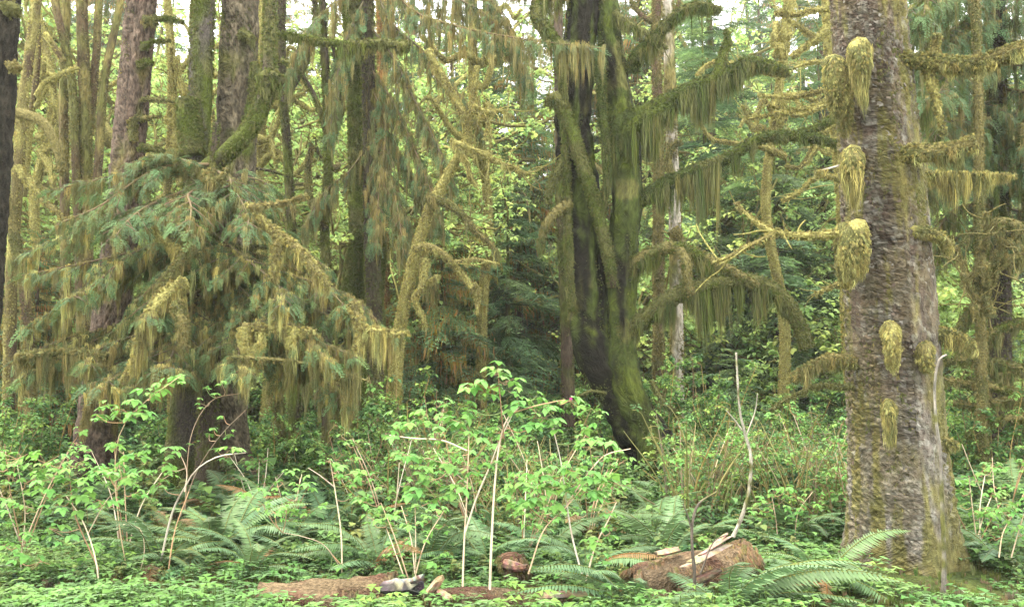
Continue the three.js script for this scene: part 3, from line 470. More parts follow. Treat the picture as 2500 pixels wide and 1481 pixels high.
// ---------------------------------------------------------------- the dark old maple
{
  const d = 14, base = onGround(1600, d), t = thing('maple_tree', 'old dark leaning maple with forked trunk and long moss-curtained arms', 'tree', null, base);
  const MG = [C.mossGreen, C.mossDark, C.mossOlive], HG = [C.mossOlive, C.mossGreen, C.mossOlive, C.mossDark];
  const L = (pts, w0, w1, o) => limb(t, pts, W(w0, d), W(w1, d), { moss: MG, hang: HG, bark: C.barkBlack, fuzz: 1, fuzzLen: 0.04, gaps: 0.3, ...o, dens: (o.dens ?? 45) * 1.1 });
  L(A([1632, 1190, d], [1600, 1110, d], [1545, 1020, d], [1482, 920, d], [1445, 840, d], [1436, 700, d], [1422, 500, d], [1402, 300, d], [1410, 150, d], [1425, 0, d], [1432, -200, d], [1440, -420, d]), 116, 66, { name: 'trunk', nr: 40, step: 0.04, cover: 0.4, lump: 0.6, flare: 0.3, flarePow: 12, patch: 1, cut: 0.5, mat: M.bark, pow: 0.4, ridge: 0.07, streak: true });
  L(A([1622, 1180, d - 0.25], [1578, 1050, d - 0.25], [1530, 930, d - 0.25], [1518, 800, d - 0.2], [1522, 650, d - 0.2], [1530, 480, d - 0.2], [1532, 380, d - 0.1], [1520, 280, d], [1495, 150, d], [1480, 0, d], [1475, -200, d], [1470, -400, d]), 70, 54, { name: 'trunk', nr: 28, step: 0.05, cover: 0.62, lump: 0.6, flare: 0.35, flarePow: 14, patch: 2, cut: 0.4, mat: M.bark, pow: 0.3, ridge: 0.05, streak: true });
  L(A([1345, 262, d - 0.3], [1352, 235, d - 0.35], [1385, 290, d - 0.4], [1415, 380, d - 0.45], [1445, 470, d - 0.45], [1480, 600, d - 0.4], [1500, 700, d - 0.3]), 36, 26, { name: 'limb', bark: C.barkBrown, cover: 0.6, moss: [C.mossOlive, C.mossGreen], curtain: [[0, 0.25], [0.15, 0.3], [0.3, 0.06], [0.6, 0.2], [1, 0]], dens: 40, lump: 0.5 });
  L(A([1500, 380, d - 0.2], [1520, 300, d - 0.2], [1545, 290, d - 0.2], [1600, 265, d - 0.3], [1680, 222, d - 0.5], [1760, 188, d - 0.6], [1830, 152, d - 0.7], [1885, 160, d - 0.8], [1925, 178, d - 0.85]), 44, 10, { name: 'limb', sleeve: 0.05, curtain: [[0, 0.6], [0.15, 1.3], [0.3, 1.25], [0.42, 0.8], [0.6, 0.6], [0.8, 0.45], [0.95, 0.25], [1, 0.1]], dens: 170, wide: 1.1, twigs: 8 });
  L(A([1500, 250, d + 0.1], [1520, 330, d - 0.3], [1560, 300, d - 0.45], [1640, 262, d - 0.5]), 34, 24, { name: 'limb', sleeve: 0.05, moss: [C.mossDark, C.mossGreen], curtain: [[0, 0.9], [0.4, 1.2], [1, 1.2]], dens: 260, gaps: 0.15, hang: [C.mossDark, C.mossGreen, C.mossOlive] });
  L(A([1545, 498, d - 0.1], [1620, 452, d - 0.3], [1700, 415, d - 0.5], [1780, 385, d - 0.6], [1840, 345, d - 0.7], [1890, 330, d - 0.7], [1950, 328, d - 0.8], [2035, 290, d - 0.9]), 26, 12, { name: 'limb', sleeve: 0.04, curtain: [[0, 0.1], [0.1, 0.5], [0.25, 0.6], [0.3, 0.9], [0.45, 1.05], [0.5, 0.8], [0.52, 0.45], [0.62, 0.4], [0.64, 0.08], [0.7, 0.08], [0.75, 0.35], [0.8, 0.1], [1, 0.1]], dens: 170, twigs: 4 });
  L(A([1950, 328, d - 0.8], [1990, 335, d - 0.9], [2050, 352, d - 1]), 22, 8, { name: 'limb', sleeve: 0.03, curtain: [[0, 0.3], [1, 0.2]], dens: 80 });
  L(A([1530, 815, d - 0.2], [1580, 772, d - 0.4], [1650, 722, d - 0.6], [1750, 690, d - 0.8], [1850, 690, d - 0.8], [1910, 728, d - 0.8], [1950, 790, d - 0.8], [1972, 850, d - 0.8]), 28, 26, { name: 'limb', sleeve: 0.045, moss: [C.mossGreen, C.mossOlive, C.mossOlive], curtain: [[0, 0.1], [0.12, 0.5], [0.3, 0.85], [0.5, 0.75], [0.7, 0.6], [0.8, 0.25], [1, 0.1]], dens: 130, twigs: 5 });
  L(A([1540, 650, d - 0.2], [1590, 618, d - 0.5], [1640, 602, d - 0.6], [1690, 615, d - 0.7], [1745, 640, d - 0.8], [1800, 668, d - 0.9], [1850, 700, d - 0.9]), 22, 14, { name: 'limb', sleeve: 0.04, moss: [C.mossOlive, C.mossOchre, C.mossGreen], curtain: [[0, 0.6], [0.15, 0.95], [0.22, 0.5], [0.3, 0.2], [0.6, 0.25], [1, 0.12]], dens: 130, hang: [C.mossGreen, C.mossOlive] });
  L(A([1660, 610, d - 0.7], [1675, 640, d - 0.8], [1680, 690, d - 0.8], [1690, 720, d - 0.8]), 18, 14, { sleeve: 0.03, moss: [C.mossOchre, C.mossOlive], curtain: [[0, 0.1], [1, 0.25]], dens: 90, lump: 0.8 });
  L(A([1540, 170, d], [1560, 130, d - 0.2], [1600, 92, d - 0.3], [1640, 45, d - 0.4], [1700, 12, d - 0.5], [1760, 22, d - 0.6]), 26, 8, { name: 'limb', sleeve: 0.04, curtain: [[0, 0.2], [0.3, 0.6], [0.5, 0.6], [0.7, 0.2], [1, 0.2]], dens: 120, twigs: 6 });
  L(A([1755, 190, d - 0.6], [1765, 140, d - 0.6], [1778, 95, d - 0.6], [1772, 70, d - 0.6]), 24, 8, { moss: [C.mossGreen, C.mossOlive], sleeve: 0.03, twigs: 4 });
  L(A([1385, 380, d - 0.2], [1358, 425, d - 0.3], [1340, 470, d - 0.3], [1336, 500, d - 0.3]), 20, 10, { moss: [C.mossOlive, C.mossGreen], sleeve: 0.03, curtain: [[0, 0.1], [1, 0.3]], dens: 80 });
  L(A([1392, 495, d - 0.3], [1355, 520, d - 0.4], [1330, 560, d - 0.4], [1318, 605, d - 0.4]), 18, 10, { moss: [C.mossOlive, C.mossOchre], sleeve: 0.03, curtain: [[0, 0.1], [1, 0.25]], dens: 80 });
  L(A([1400, -60, d], [1340, -20, d - 0.3], [1290, -30, d - 0.4], [1230, -60, d - 0.4]), 40, 20, { name: 'limb', moss: [C.mossOlive, C.mossGreen], sleeve: 0.05, curtain: [[0, 0.7], [0.5, 0.9], [1, 0.5]], dens: 150, hang: [C.mossOlive, C.mossOchre, C.mossGreen] });
  L(A([1330, -20, d - 0.3], [1310, 30, d - 0.4], [1345, 90, d - 0.4], [1380, 130, d - 0.3]), 36, 30, { name: 'limb', moss: [C.mossGreen, C.mossOlive], curtain: [[0, 0.4], [1, 0.3]], dens: 90 });
  L(A([1500, 30, d - 0.2], [1540, 60, d - 0.3], [1590, 85, d - 0.4], [1630, 120, d - 0.4]), 18, 6, { moss: [C.mossOlive], curtain: [[0, 0.4], [1, 0.1]], dens: 90, twigs: 5 });
  L(A([1480, 960, d - 0.4], [1440, 955, d - 0.6], [1410, 968, d - 0.7]), 9, 4, { moss: [C.mossOlive], fuzz: 0.6 });
  L(A([1590, 930, d - 0.3], [1620, 980, d - 0.5], [1660, 1010, d - 0.6]), 12, 5, { moss: [C.mossOlive], curtain: [[0, 0.2], [1, 0.1]] });
  // drapes down the trunk face
  L(A([1370, 150, d - 0.35], [1378, 260, d - 0.4], [1384, 420, d - 0.35], [1388, 560, d - 0.3], [1396, 760, d - 0.3]), 18, 14, { name: 'moss_strip', cover: 1, fuzz: 1.6, moss: [C.mossGreen, C.mossOlive], curtain: [[0, 0.5], [0.5, 0.3], [1, 0.2]], dens: 25, lump: 0.8 });
  L(A([1462, 120, d - 0.35], [1470, 260, d - 0.35], [1482, 420, d - 0.4], [1470, 520, d - 0.4]), 26, 14, { name: 'moss_strip', cover: 1, fuzz: 1.4, curtain: [[0, 0.5], [0.6, 0.4], [1, 0.2]], dens: 16, lump: 0.8 });
}
// ---------------------------------------------------------------- trunks on the left
function stemTree(name, label, category, group, list, o = {}) { // list of [px path, depth, width at foot, width at top, options]
  const [p0, d0] = list[0], foot = p0[0], base = onGround(foot[0], d0), t = thing(name, label, category, group, base);
  list.forEach(([path, d, w0, w1, e], k) => limb(t, path.map(([x, y, dd]) => at(x, y, d + (dd ?? 0))), W(w0, d), W(w1, d), { name: k ? 'limb' : 'trunk', nr: 14, step: 0.1, ...o, ...e }));
  return t;
}
stemTree('spruce_tree', 'tall brown spruce trunk rising behind the curved mossy bough, thick foot with spreading roots', 'tree', null, [
  [[[545, 1235], [545, 1120], [545, 950], [552, 750], [563, 550], [574, 400], [580, 200], [586, 0], [592, -300]], 12.6, 108, 74, { cover: 0.36, bark: [0.12, 0.1, 0.07], scaly: 34, scalyV: 13, moss: [C.mossOlive, C.mossGreen], flare: 0.9, flarePow: 22, nr: 90, step: 0.03, patch: 5, cut: 0.55, fuzz: 1.2, fuzzLen: 0.05, lump: 0.16, mat: M.bark }],
  [[[600, 300], [612, 270], [618, 210], [622, 150]], 12.3, 14, 10, { fuzz: 1.5, sleeve: 0.03, moss: [C.mossOlive, C.mossGreen], curtain: [[0, 0.3], [1, 0.2]] }],
  [[[585, 80], [605, 90], [618, 100]], 12.3, 16, 12, { fuzz: 1.5, sleeve: 0.03, curtain: [[0, 0.2], [1, 0.2]] }],
  [[[545, 640], [620, 600], [700, 610]], 12.2, 10, 5, { fuzz: 1, curtain: [[0, 0.3], [1, 0.2]] }],
  [[[570, 1160], [610, 1180], [660, 1200]], 12.3, 40, 14, { name: 'root', cover: 0.6, moss: [C.mossOlive, C.mossBrown], fuzz: 1 }],
  [[[505, 1180], [490, 1210], [470, 1235]], 12.3, 34, 14, { name: 'root', cover: 0.6, moss: [C.mossGreen], fuzz: 1 }],
]);
stemTree('maple_tree', 'mossy maple trunk between the reddish spruce and the brown spruce, one limb swooping up', 'tree', null, [
  [[[432, 1240], [440, 1100], [456, 900], [466, 700], [474, 540], [482, 360], [488, 220], [492, 80], [497, -100], [500, -300]], 12.2, 66, 52, { cover: 0.55, bark: [0.1, 0.085, 0.07], moss: [C.mossOlive, C.mossGreen, C.mossOlive], flare: 0.6, nr: 26, fuzz: 0.9, patch: 6, cut: 0.42, lump: 0.3 }],
  [[[470, 470, 0], [500, 415, -0.1], [550, 375, -0.3], [605, 320, -0.4], [638, 262, -0.4], [655, 195, -0.4], [657, 100, -0.3], [660, 0, -0.2], [664, -200, 0]], 11.9, 44, 24, { cover: 0.6, bark: [0.085, 0.065, 0.05], moss: [C.mossGreen, C.mossOlive], fuzz: 1.2, patch: 2, cut: 0.35, curtain: [[0, 0.15], [0.4, 0.12], [1, 0.05]], nr: 16, step: 0.05 }],
  [[[655, 215, -0.5], [640, 195, -0.5], [655, 185, -0.5], [690, 200, -0.5]], 11.9, 30, 20, { fuzz: 2, sleeve: 0.03, moss: [C.mossOlive, C.mossGreen], curtain: [[0, 0.2], [1, 0.25]], dens: 90 }],
  [[[455, 240], [462, 300], [470, 380]], 12.0, 50, 60, { name: 'burl', fuzz: 1.2, cover: 0.8, moss: [C.mossOlive, C.mossGreen], lump: 0.8 }],
  [[[520, 470], [512, 560], [522, 620]], 12, 20, 24, { fuzz: 1.5, moss: [C.mossGreen, C.mossOlive], lump: 0.8 }],
]);
stemTree('spruce_tree', 'reddish scaly spruce trunk leaning right, second thick trunk from the far-left edge', 'tree', null, [
  [[[222, 1260], [228, 1120], [240, 1000], [262, 840], [290, 600], [305, 460], [320, 280], [334, 120], [345, 0], [362, -250]], 12.9, 88, 58, { cover: 0.34, bark: [0.125, 0.092, 0.072], scaly: 26, scalyV: 11, moss: [C.mossOlive, C.mossOchre], flare: 0.5, nr: 80, step: 0.03, fuzz: 0.7, patch: 7, cut: 0.55, lump: 0.22, mat: M.bark }],
  ...[[[330, 300], [325, 285], [323, 320], [325, 345]], [[345, 110], [372, 102], [415, 98]], [[350, 50], [372, 48], [378, 60]], [[340, 360], [370, 362], [400, 372]], [[345, 240], [400, 245], [440, 250]], [[375, 45], [410, 45], [448, 55]], [[345, 290], [370, 285], [390, 285]], [[335, 160], [360, 150], [372, 155]]].map((p, k) => [p, 12.7, [22, 9, 16, 15, 5, 11, 9, 14][k], [16, 5, 12, 9, 3, 6, 6, 10][k], { fuzz: 2, fuzzLen: 0.035, sleeve: 0.012, lump: 0.7, moss: [C.mossOlive, k % 2 ? C.mossGreen : C.mossOchre], curtain: [[0, 0.08], [0.5, 0.1 + 0.05 * (k % 3)], [1, 0.06]], dens: 60, fine: true }]),
]);
stemTree('maple_tree', 'clump of slender brown mossy stems fanning upward beside the reddish spruce', 'tree', null, [
  [[[205, 1150], [208, 800], [212, 500], [208, 300], [203, 150], [198, 0], [195, -200]], 15.5, 34, 26],
  [[[200, 900], [190, 560], [184, 400], [180, 260], [166, 150], [140, 40], [122, -60]], 15.4, 24, 18],
  [[[165, 900], [158, 600], [156, 420], [154, 250], [158, 100], [164, -40]], 15.7, 24, 20],
  [[[225, 560], [238, 420], [248, 260], [258, 170], [282, 60], [302, -40]], 15.3, 22, 17],
  [[[215, 330], [228, 200], [236, 100], [242, -40]], 15.6, 22, 18],
  [[[155, 150], [125, 105], [108, 82]], 15.3, 12, 16, { moss: [C.mossYellow, C.mossOchre], fuzz: 1.3 }],
], { cover: 0.52, bark: [0.1, 0.072, 0.042], moss: [C.mossOchre, C.mossOlive], fuzz: 0.7, fuzzLen: 0.04, patch: 4, cut: 0.5, mat: M.bark });
stemTree('maple_tree', 'ochre mossy maple stems crossing beside the black trunk at the far-left edge', 'tree', null, [
  [[[75, 1150], [72, 950], [62, 730], [30, 560], [5, 460], [-15, 380]], 13.8, 30, 26],
  [[[20, 1000], [28, 650], [42, 440], [56, 240], [75, 100], [95, -40]], 14.2, 30, 22, { moss: [C.mossYellow, C.mossOchre] }],
  [[[55, 480], [72, 300], [88, 180], [90, 60], [82, -40]], 14.6, 18, 14, { moss: [C.mossYellow, C.mossOchre] }],
  [[[-10, 265], [40, 275], [95, 292], [125, 330], [145, 390], [150, 420]], 13.2, 28, 18, { cover: 0.9, fuzz: 1.3, moss: [C.mossOchre, C.mossOlive], curtain: [[0, 0.1], [1, 0.08]] }],
  [[[40, 405], [75, 455], [105, 490], [140, 520], [170, 560]], 13.2, 18, 10, { cover: 0.95, moss: [C.mossYellow, C.mossOchre], fuzz: 1.4 }],
  [[[88, 235], [110, 200], [150, 180], [190, 165]], 14.5, 16, 8, { cover: 0.95, moss: [C.mossYellow], fuzz: 1.4 }],
  [[[85, 260], [120, 210], [130, 260]], 14.5, 12, 8, { cover: 0.95, moss: [C.mossYellow], fuzz: 1.4 }],
], { cover: 0.58, bark: [0.1, 0.07, 0.042], moss: [C.mossOchre, C.mossOlive], fuzz: 0.8, fuzzLen: 0.04, patch: 3, cut: 0.46 });
stemTree('spruce_tree', 'near-black rough trunk cut off by the far-left edge', 'tree', null, [
  [[[-80, 1400], [-60, 1000], [-36, 700], [-16, 430], [0, 180], [8, 0], [14, -200]], 9.5, 66, 58, { cover: 0.1, bark: [0.03, 0.026, 0.02], scaly: 22, nr: 50, lump: 0.35, step: 0.04, mat: M.bark }],
  [[[10, 25], [30, 18], [42, 30]], 9.3, 26, 14, { fuzz: 1.5, sleeve: 0.03, moss: [C.mossOlive], curtain: [[0, 0.15], [1, 0.1]] }],
  [[[20, 165], [38, 160], [48, 170]], 9.3, 18, 10, { fuzz: 1.5, sleeve: 0.02, moss: [C.mossOchre], curtain: [[0, 0.1], [1, 0.1]] }],
]);
// thin trunks left of the middle
stemTree('maple_tree', 'thin dark mossy trunk just right of the swooping maple limb', 'tree', null, [
  [[[718, 1180], [716, 860], [712, 600], [704, 420], [692, 240], [686, 100], [690, -80]], 15.8, 26, 20], [[[690, 250], [720, 200], [745, 150], [770, 60], [765, -40]], 15.6, 16, 14, { fuzz: 1.2, curtain: [[0, 0.1], [1, 0.2]] }], [[[705, 430], [650, 415], [612, 410]], 15.6, 9, 5, { fuzz: 1 }],
], { cover: 0.5, bark: [0.05, 0.04, 0.028], moss: [C.mossOlive, C.mossGreen], fuzz: 0.8, patch: 3, cut: 0.45 });
stemTree('maple_tree', 'forked dark trunk with mossy elbow, left of the moss-draped conifer', 'tree', null, [
  [[[798, 1150], [798, 860], [796, 650], [792, 560], [800, 430], [798, 250], [790, 100], [782, -80]], 15, 27, 18], [[[794, 560], [770, 510], [755, 480], [752, 400], [760, 360]], 14.9, 18, 12, { fuzz: 1.3, moss: [C.mossOchre, C.mossOlive], curtain: [[0, 0], [0.7, 0.1], [1, 0.4]] }],
  [[[800, 330], [760, 220], [720, 165], [685, 145]], 14.7, 14, 9, { fuzz: 1.2 }], [[[815, 340], [835, 260], [826, 180], [808, 90]], 15, 13, 9, { fuzz: 1.2 }],
], { cover: 0.5, bark: [0.05, 0.04, 0.028], moss: [C.mossOlive, C.mossGreen], fuzz: 0.9, patch: 3, cut: 0.42 });
stemTree('alder_tree', 'slim bare lower trunk standing under the hemlock boughs', 'tree', null, [[[[685, 1150], [682, 1060], [680, 960], [676, 860], [672, 720], [668, 560]], 13.4, 24, 18]], { cover: 0.5, bark: [0.06, 0.045, 0.03], moss: [C.mossOlive], fuzz: 0.8 });
stemTree('maple_tree', 'thick moss-padded trunk draped with long strands behind the hemlock', 'tree', null, [
  [[[900, 1180], [902, 1000], [898, 800], [892, 640], [888, 480], [882, 250], [872, 80], [862, -150]], 16.5, 88, 60, { nr: 24, cover: 0.75, lump: 0.6, fuzz: 1.2 }],
  [[[880, 560], [860, 640], [850, 760]], 16.2, 30, 40, { name: 'moss_strip', cover: 1, fuzz: 1.6, curtain: [[0, 0.6], [1, 0.3]], dens: 60 }],
  [[[900, 470], [925, 600], [915, 760]], 16.2, 34, 30, { name: 'moss_strip', cover: 1, fuzz: 1.6, curtain: [[0, 0.8], [1, 0.3]], dens: 60 }],
  [[[870, 110], [850, 60], [835, 0], [828, -80]], 16, 20, 14], [[[900, 300], [1000, 115], [940, 105], [850, 108], [720, 88], [640, 80]].slice(1), 12.7, 15, 10, { moss: [C.mossGreen, C.mossOlive], sleeve: 0.02, curtain: [[0, 0.15], [0.5, 0.35], [1, 0.15]], dens: 70 }],
], { cover: 0.7, bark: [0.05, 0.04, 0.025], moss: [C.mossOlive, C.mossGreen], fuzz: 1 });
stemTree('maple_tree', 'sprawling ochre mossy maple with drooping clawed arms, at the middle', 'tree', null, [
  [[[960, 1150], [966, 900], [978, 790], [1000, 680], [1022, 590], [1045, 520], [1060, 480]], 13.1, 33, 23, { cover: 0.7, bark: [0.14, 0.09, 0.05] }],
  [[[1012, 606], [1050, 603], [1090, 628], [1125, 668], [1150, 700], [1168, 738]], 12.8, 19, 11], [[[1150, 705], [1165, 690], [1168, 715], [1164, 770]], 12.7, 11, 5], [[[1040, 480], [1080, 492], [1125, 520], [1165, 568], [1195, 592], [1218, 625]], 12.9, 22, 8, { moss: [C.mossOlive, C.mossOchre], twigs: 6 }],
  [[[1110, 640], [1160, 632], [1220, 645]], 12.7, 8, 3, { twigs: 5 }], [[[1040, 630], [1030, 700], [1012, 730], [1030, 770], [1040, 800]], 12.8, 19, 9], [[[1010, 720], [1040, 690], [1070, 670]], 12.9, 7, 4, { fuzz: 1 }],
  [[[1055, 500], [1090, 430], [1115, 390], [1140, 340], [1138, 300], [1110, 240], [1080, 190], [1045, 120]], 13.5, 22, 14, { twigs: 4 }], [[[1140, 330], [1150, 270], [1160, 200], [1165, 160]], 13.5, 14, 9], [[[1098, 345], [1150, 362], [1210, 392], [1260, 412], [1300, 430]], 13.3, 14, 5, { twigs: 34, twigLen: 1.1, twigUp: 0 }], [[[1100, 345], [1128, 372], [1142, 405], [1150, 440], [1165, 452]], 13.3, 14, 6, { twigs: 5 }],
  [[[1155, 255], [1185, 272], [1215, 268], [1250, 282]], 13.3, 9, 4, { twigs: 6 }], [[[1150, 270], [1190, 290], [1185, 340]], 13.3, 7, 4, { twigs: 5 }],
], { cover: 0.92, bark: [0.1, 0.07, 0.04], moss: [C.mossYellow, C.mossYellow, C.mossOchre], fuzz: 2.2, fuzzLen: 0.032, sleeve: 0.004, lump: 0.6, curtain: [[0, 0.12], [1, 0.16]], dens: 55, fine: true });
stemTree('alder_tree', 'thin brown trunk just left of the dark old maple', 'tree', null, [[[[1388, 1040], [1386, 900], [1382, 740], [1374, 600], [1370, 450], [1366, 250], [1362, 0]], 17.5, 34, 22]], { cover: 0.45, bark: [0.09, 0.066, 0.05], moss: [C.mossOlive, C.mossGreen], fuzz: 0.8, patch: 1, cut: 0.45 });
stemTree('alder_tree', 'pale-barked trunk with moss bands behind the drooping maple arms', 'tree', null, [
  [[[1658, 1120], [1654, 950], [1652, 780], [1650, 640], [1647, 500], [1642, 380], [1636, 200], [1630, 0]], 17, 34, 26, { mat: M.bark }], [[[1645, 440], [1632, 380], [1650, 350], [1665, 345]], 16.8, 20, 12, { cover: 0.95, fuzz: 1.5, moss: [C.mossOchre, C.mossOlive], curtain: [[0, 0.2], [1, 0.2]] }], [[[1640, 560], [1655, 580], [1668, 620]], 16.7, 30, 22, { cover: 1, fuzz: 1.5, moss: [C.mossOchre] }],
], { cover: 0.42, bark: C.barkPale, moss: [C.mossOlive, C.mossOchre], fuzz: 1, patch: 2, cut: 0.5 });
stemTree('maple_tree', 'orange-barked limb forking high behind the hanging conifer boughs', 'tree', null, [[[[936, 900], [936, 500], [934, 300], [932, 100], [928, -100]], 18.5, 30, 24, { bark: [0.24, 0.13, 0.05], cover: 0.4 }], [[[1600, 120], [1605, 60], [1590, 0]].map(([x, y]) => [x - 660, y]), 18.2, 20, 12]], { cover: 0.6, moss: [C.mossOchre, C.mossYellow], fuzz: 0.8 });
stemTree('maple_tree', 'mossy limbs forking upward above the top arm of the dark maple', 'tree', null, [[[[1608, 1000], [1608, 600], [1606, 250], [1602, 100], [1606, -60]], 18, 30, 22], [[[1605, 60], [1570, 40], [1540, 0], [1530, -50]], 18, 14, 8, { twigs: 8 }], [[[1604, 120], [1640, 60], [1660, 0]], 18, 14, 9, { twigs: 8 }]], { cover: 0.6, bark: [0.14, 0.09, 0.06], moss: [C.mossOchre, C.mossOlive], fuzz: 0.8 });
stemTree('maple_tree', 'yellow mossy many-fingered maple left of the massive spruce trunk', 'tree', null, [
  [[[2110, 1150], [2080, 900], [2060, 500], [2040, 250], [2028, 100], [2020, -60]], 17, 34, 26], [[[2050, 215], [1990, 225], [1930, 238], [1850, 232]], 15, 11, 5, { twigs: 10 }], [[[2040, 240], [1980, 262], [1910, 275], [1830, 290]], 15, 11, 4, { twigs: 10 }], [[[2060, 250], [2000, 262], [1960, 280], [1890, 272]], 14.8, 9, 4, { twigs: 10 }],
  [[[2030, 60], [1995, 95], [1965, 115], [1935, 140]], 15.5, 20, 9, { twigs: 10 }], [[[1990, 95], [1960, 70], [1935, 55], [1910, 20]], 15.5, 12, 6, { twigs: 10 }], [[[2040, 20], [1990, 25], [1930, 38], [1890, 30]], 15.5, 12, 6, { twigs: 10 }], [[[2060, 440], [2000, 430], [1950, 470], [1910, 490]], 15, 12, 5, { twigs: 6 }], [[[2050, 300], [2010, 330], [1990, 370], [1970, 400]], 15, 10, 5, { twigs: 6 }], [[[2080, 690], [2030, 700], [1990, 720]], 14.5, 11, 6, { twigs: 6 }], [[[2040, 160], [1990, 150], [1940, 165]], 15, 9, 4, { twigs: 8 }],
], { cover: 0.95, moss: [C.mossYellow, C.mossYellow, C.mossOchre], fuzz: 1.2, fuzzLen: 0.045, sleeve: 0.012, twigLen: 1.2, curtain: [[0, 0.05], [1, 0.05]], dens: 20 });
stemTree('maple_tree', 'low mossy maple with ladder-like draped limbs right of the massive spruce trunk', 'tree', null, [
  [[[2560, 1250], [2555, 1000], [2545, 800], [2520, 500], [2500, 300]], 12.8, 50, 30],
  ...[[[2560, 930], [2440, 885], [2360, 878], [2290, 885]], [[2550, 985], [2430, 945], [2360, 935], [2285, 925]], [[2560, 1030], [2470, 1020], [2400, 1040], [2360, 1065]], [[2555, 880], [2480, 905], [2420, 920]], [[2550, 1000], [2480, 970], [2400, 990], [2330, 985]], [[2350, 880], [2345, 820], [2360, 770], [2380, 740]], [[2540, 780], [2450, 800], [2390, 830], [2340, 840]], [[2520, 620], [2450, 640], [2400, 690], [2370, 720]], [[2500, 560], [2450, 540], [2380, 560], [2350, 600]]].map((p, k) => [p, 12.5 - 0.12 * (k % 3), 20, 9, { twigs: 5 }]),
], { cover: 0.92, moss: [C.mossOlive, C.mossOchre, C.mossGreen], fuzz: 1.2, sleeve: 0.02, curtain: [[0, 0.3], [0.5, 0.42], [1, 0.2]], dens: 70 });

// tangled yellow limbs behind the left trunks
const tangle = (label, foot, d, crown, n, s, o = {}) => {
  seed(s); const list = [[[[foot[0], 1150], [foot[0] + U(-20, 20), 800], [foot[0] + U(-30, 30), 500], [foot[0] + U(-30, 30), 250], [foot[0] + U(-40, 40), -40]], d, 26, 16]];
  for (let k = 0; k < n; k++) { const x0 = foot[0] + U(-20, 20), y0 = U(crown[1] + 40, crown[3]), x1 = U(crown[0], crown[2]), y1 = y0 + U(-170, 60), my = U(-40, 50); list.push([[[x0, y0], [lerp(x0, x1, 0.3), lerp(y0, y1, 0.2) + my, -0.3], [lerp(x0, x1, 0.6), lerp(y0, y1, 0.5) + U(-35, 35), -0.5], [lerp(x0, x1, 0.85), lerp(y0, y1, 0.8) + U(-30, 30), -0.7], [x1, y1, -0.8]], d, U(10, 19), U(4, 8), { twigs: 6, twigLen: 1.3, twigR: 0.012 }]); }
  stemTree('maple_tree', label, 'tree', null, list, { cover: 0.9, bark: [0.12, 0.08, 0.04], moss: [C.mossYellow, C.mossYellow, C.mossOchre], fuzz: 1.3, fuzzLen: 0.035, sleeve: 0.008, lump: 0.5, step: 0.09, nr: 7, curtain: [[0, 0.06], [1, 0.1]], dens: 25, fine: true, ...o });
};
tangle('yellow mossy maple with twisted limbs behind the fanning slender stems', [110], 18, [10, 100, 300, 430], 13, 31);
tangle('yellow mossy maple with tangled limbs between the reddish and brown spruces', [425], 17, [350, 120, 560, 430], 14, 32);
tangle('straw-coloured mossy maple twisting behind the swooping limb', [640], 18.5, [540, 60, 860, 420], 11, 33);
tangle('pale mossy maple with crooked twigs above the clawed maple arms', [1175], 19, [980, 20, 1330, 380], 11, 34);
tangle('straw-yellow mossy maple spreading behind the top curtained arm', [1900], 19, [1690, 40, 2040, 420], 12, 35);
tangle('low mossy maple with crooked limbs in the shrubs right of the massive spruce', [2400], 12.2, [2290, 560, 2500, 860], 9, 36, { moss: [C.mossOchre, C.mossOlive] });
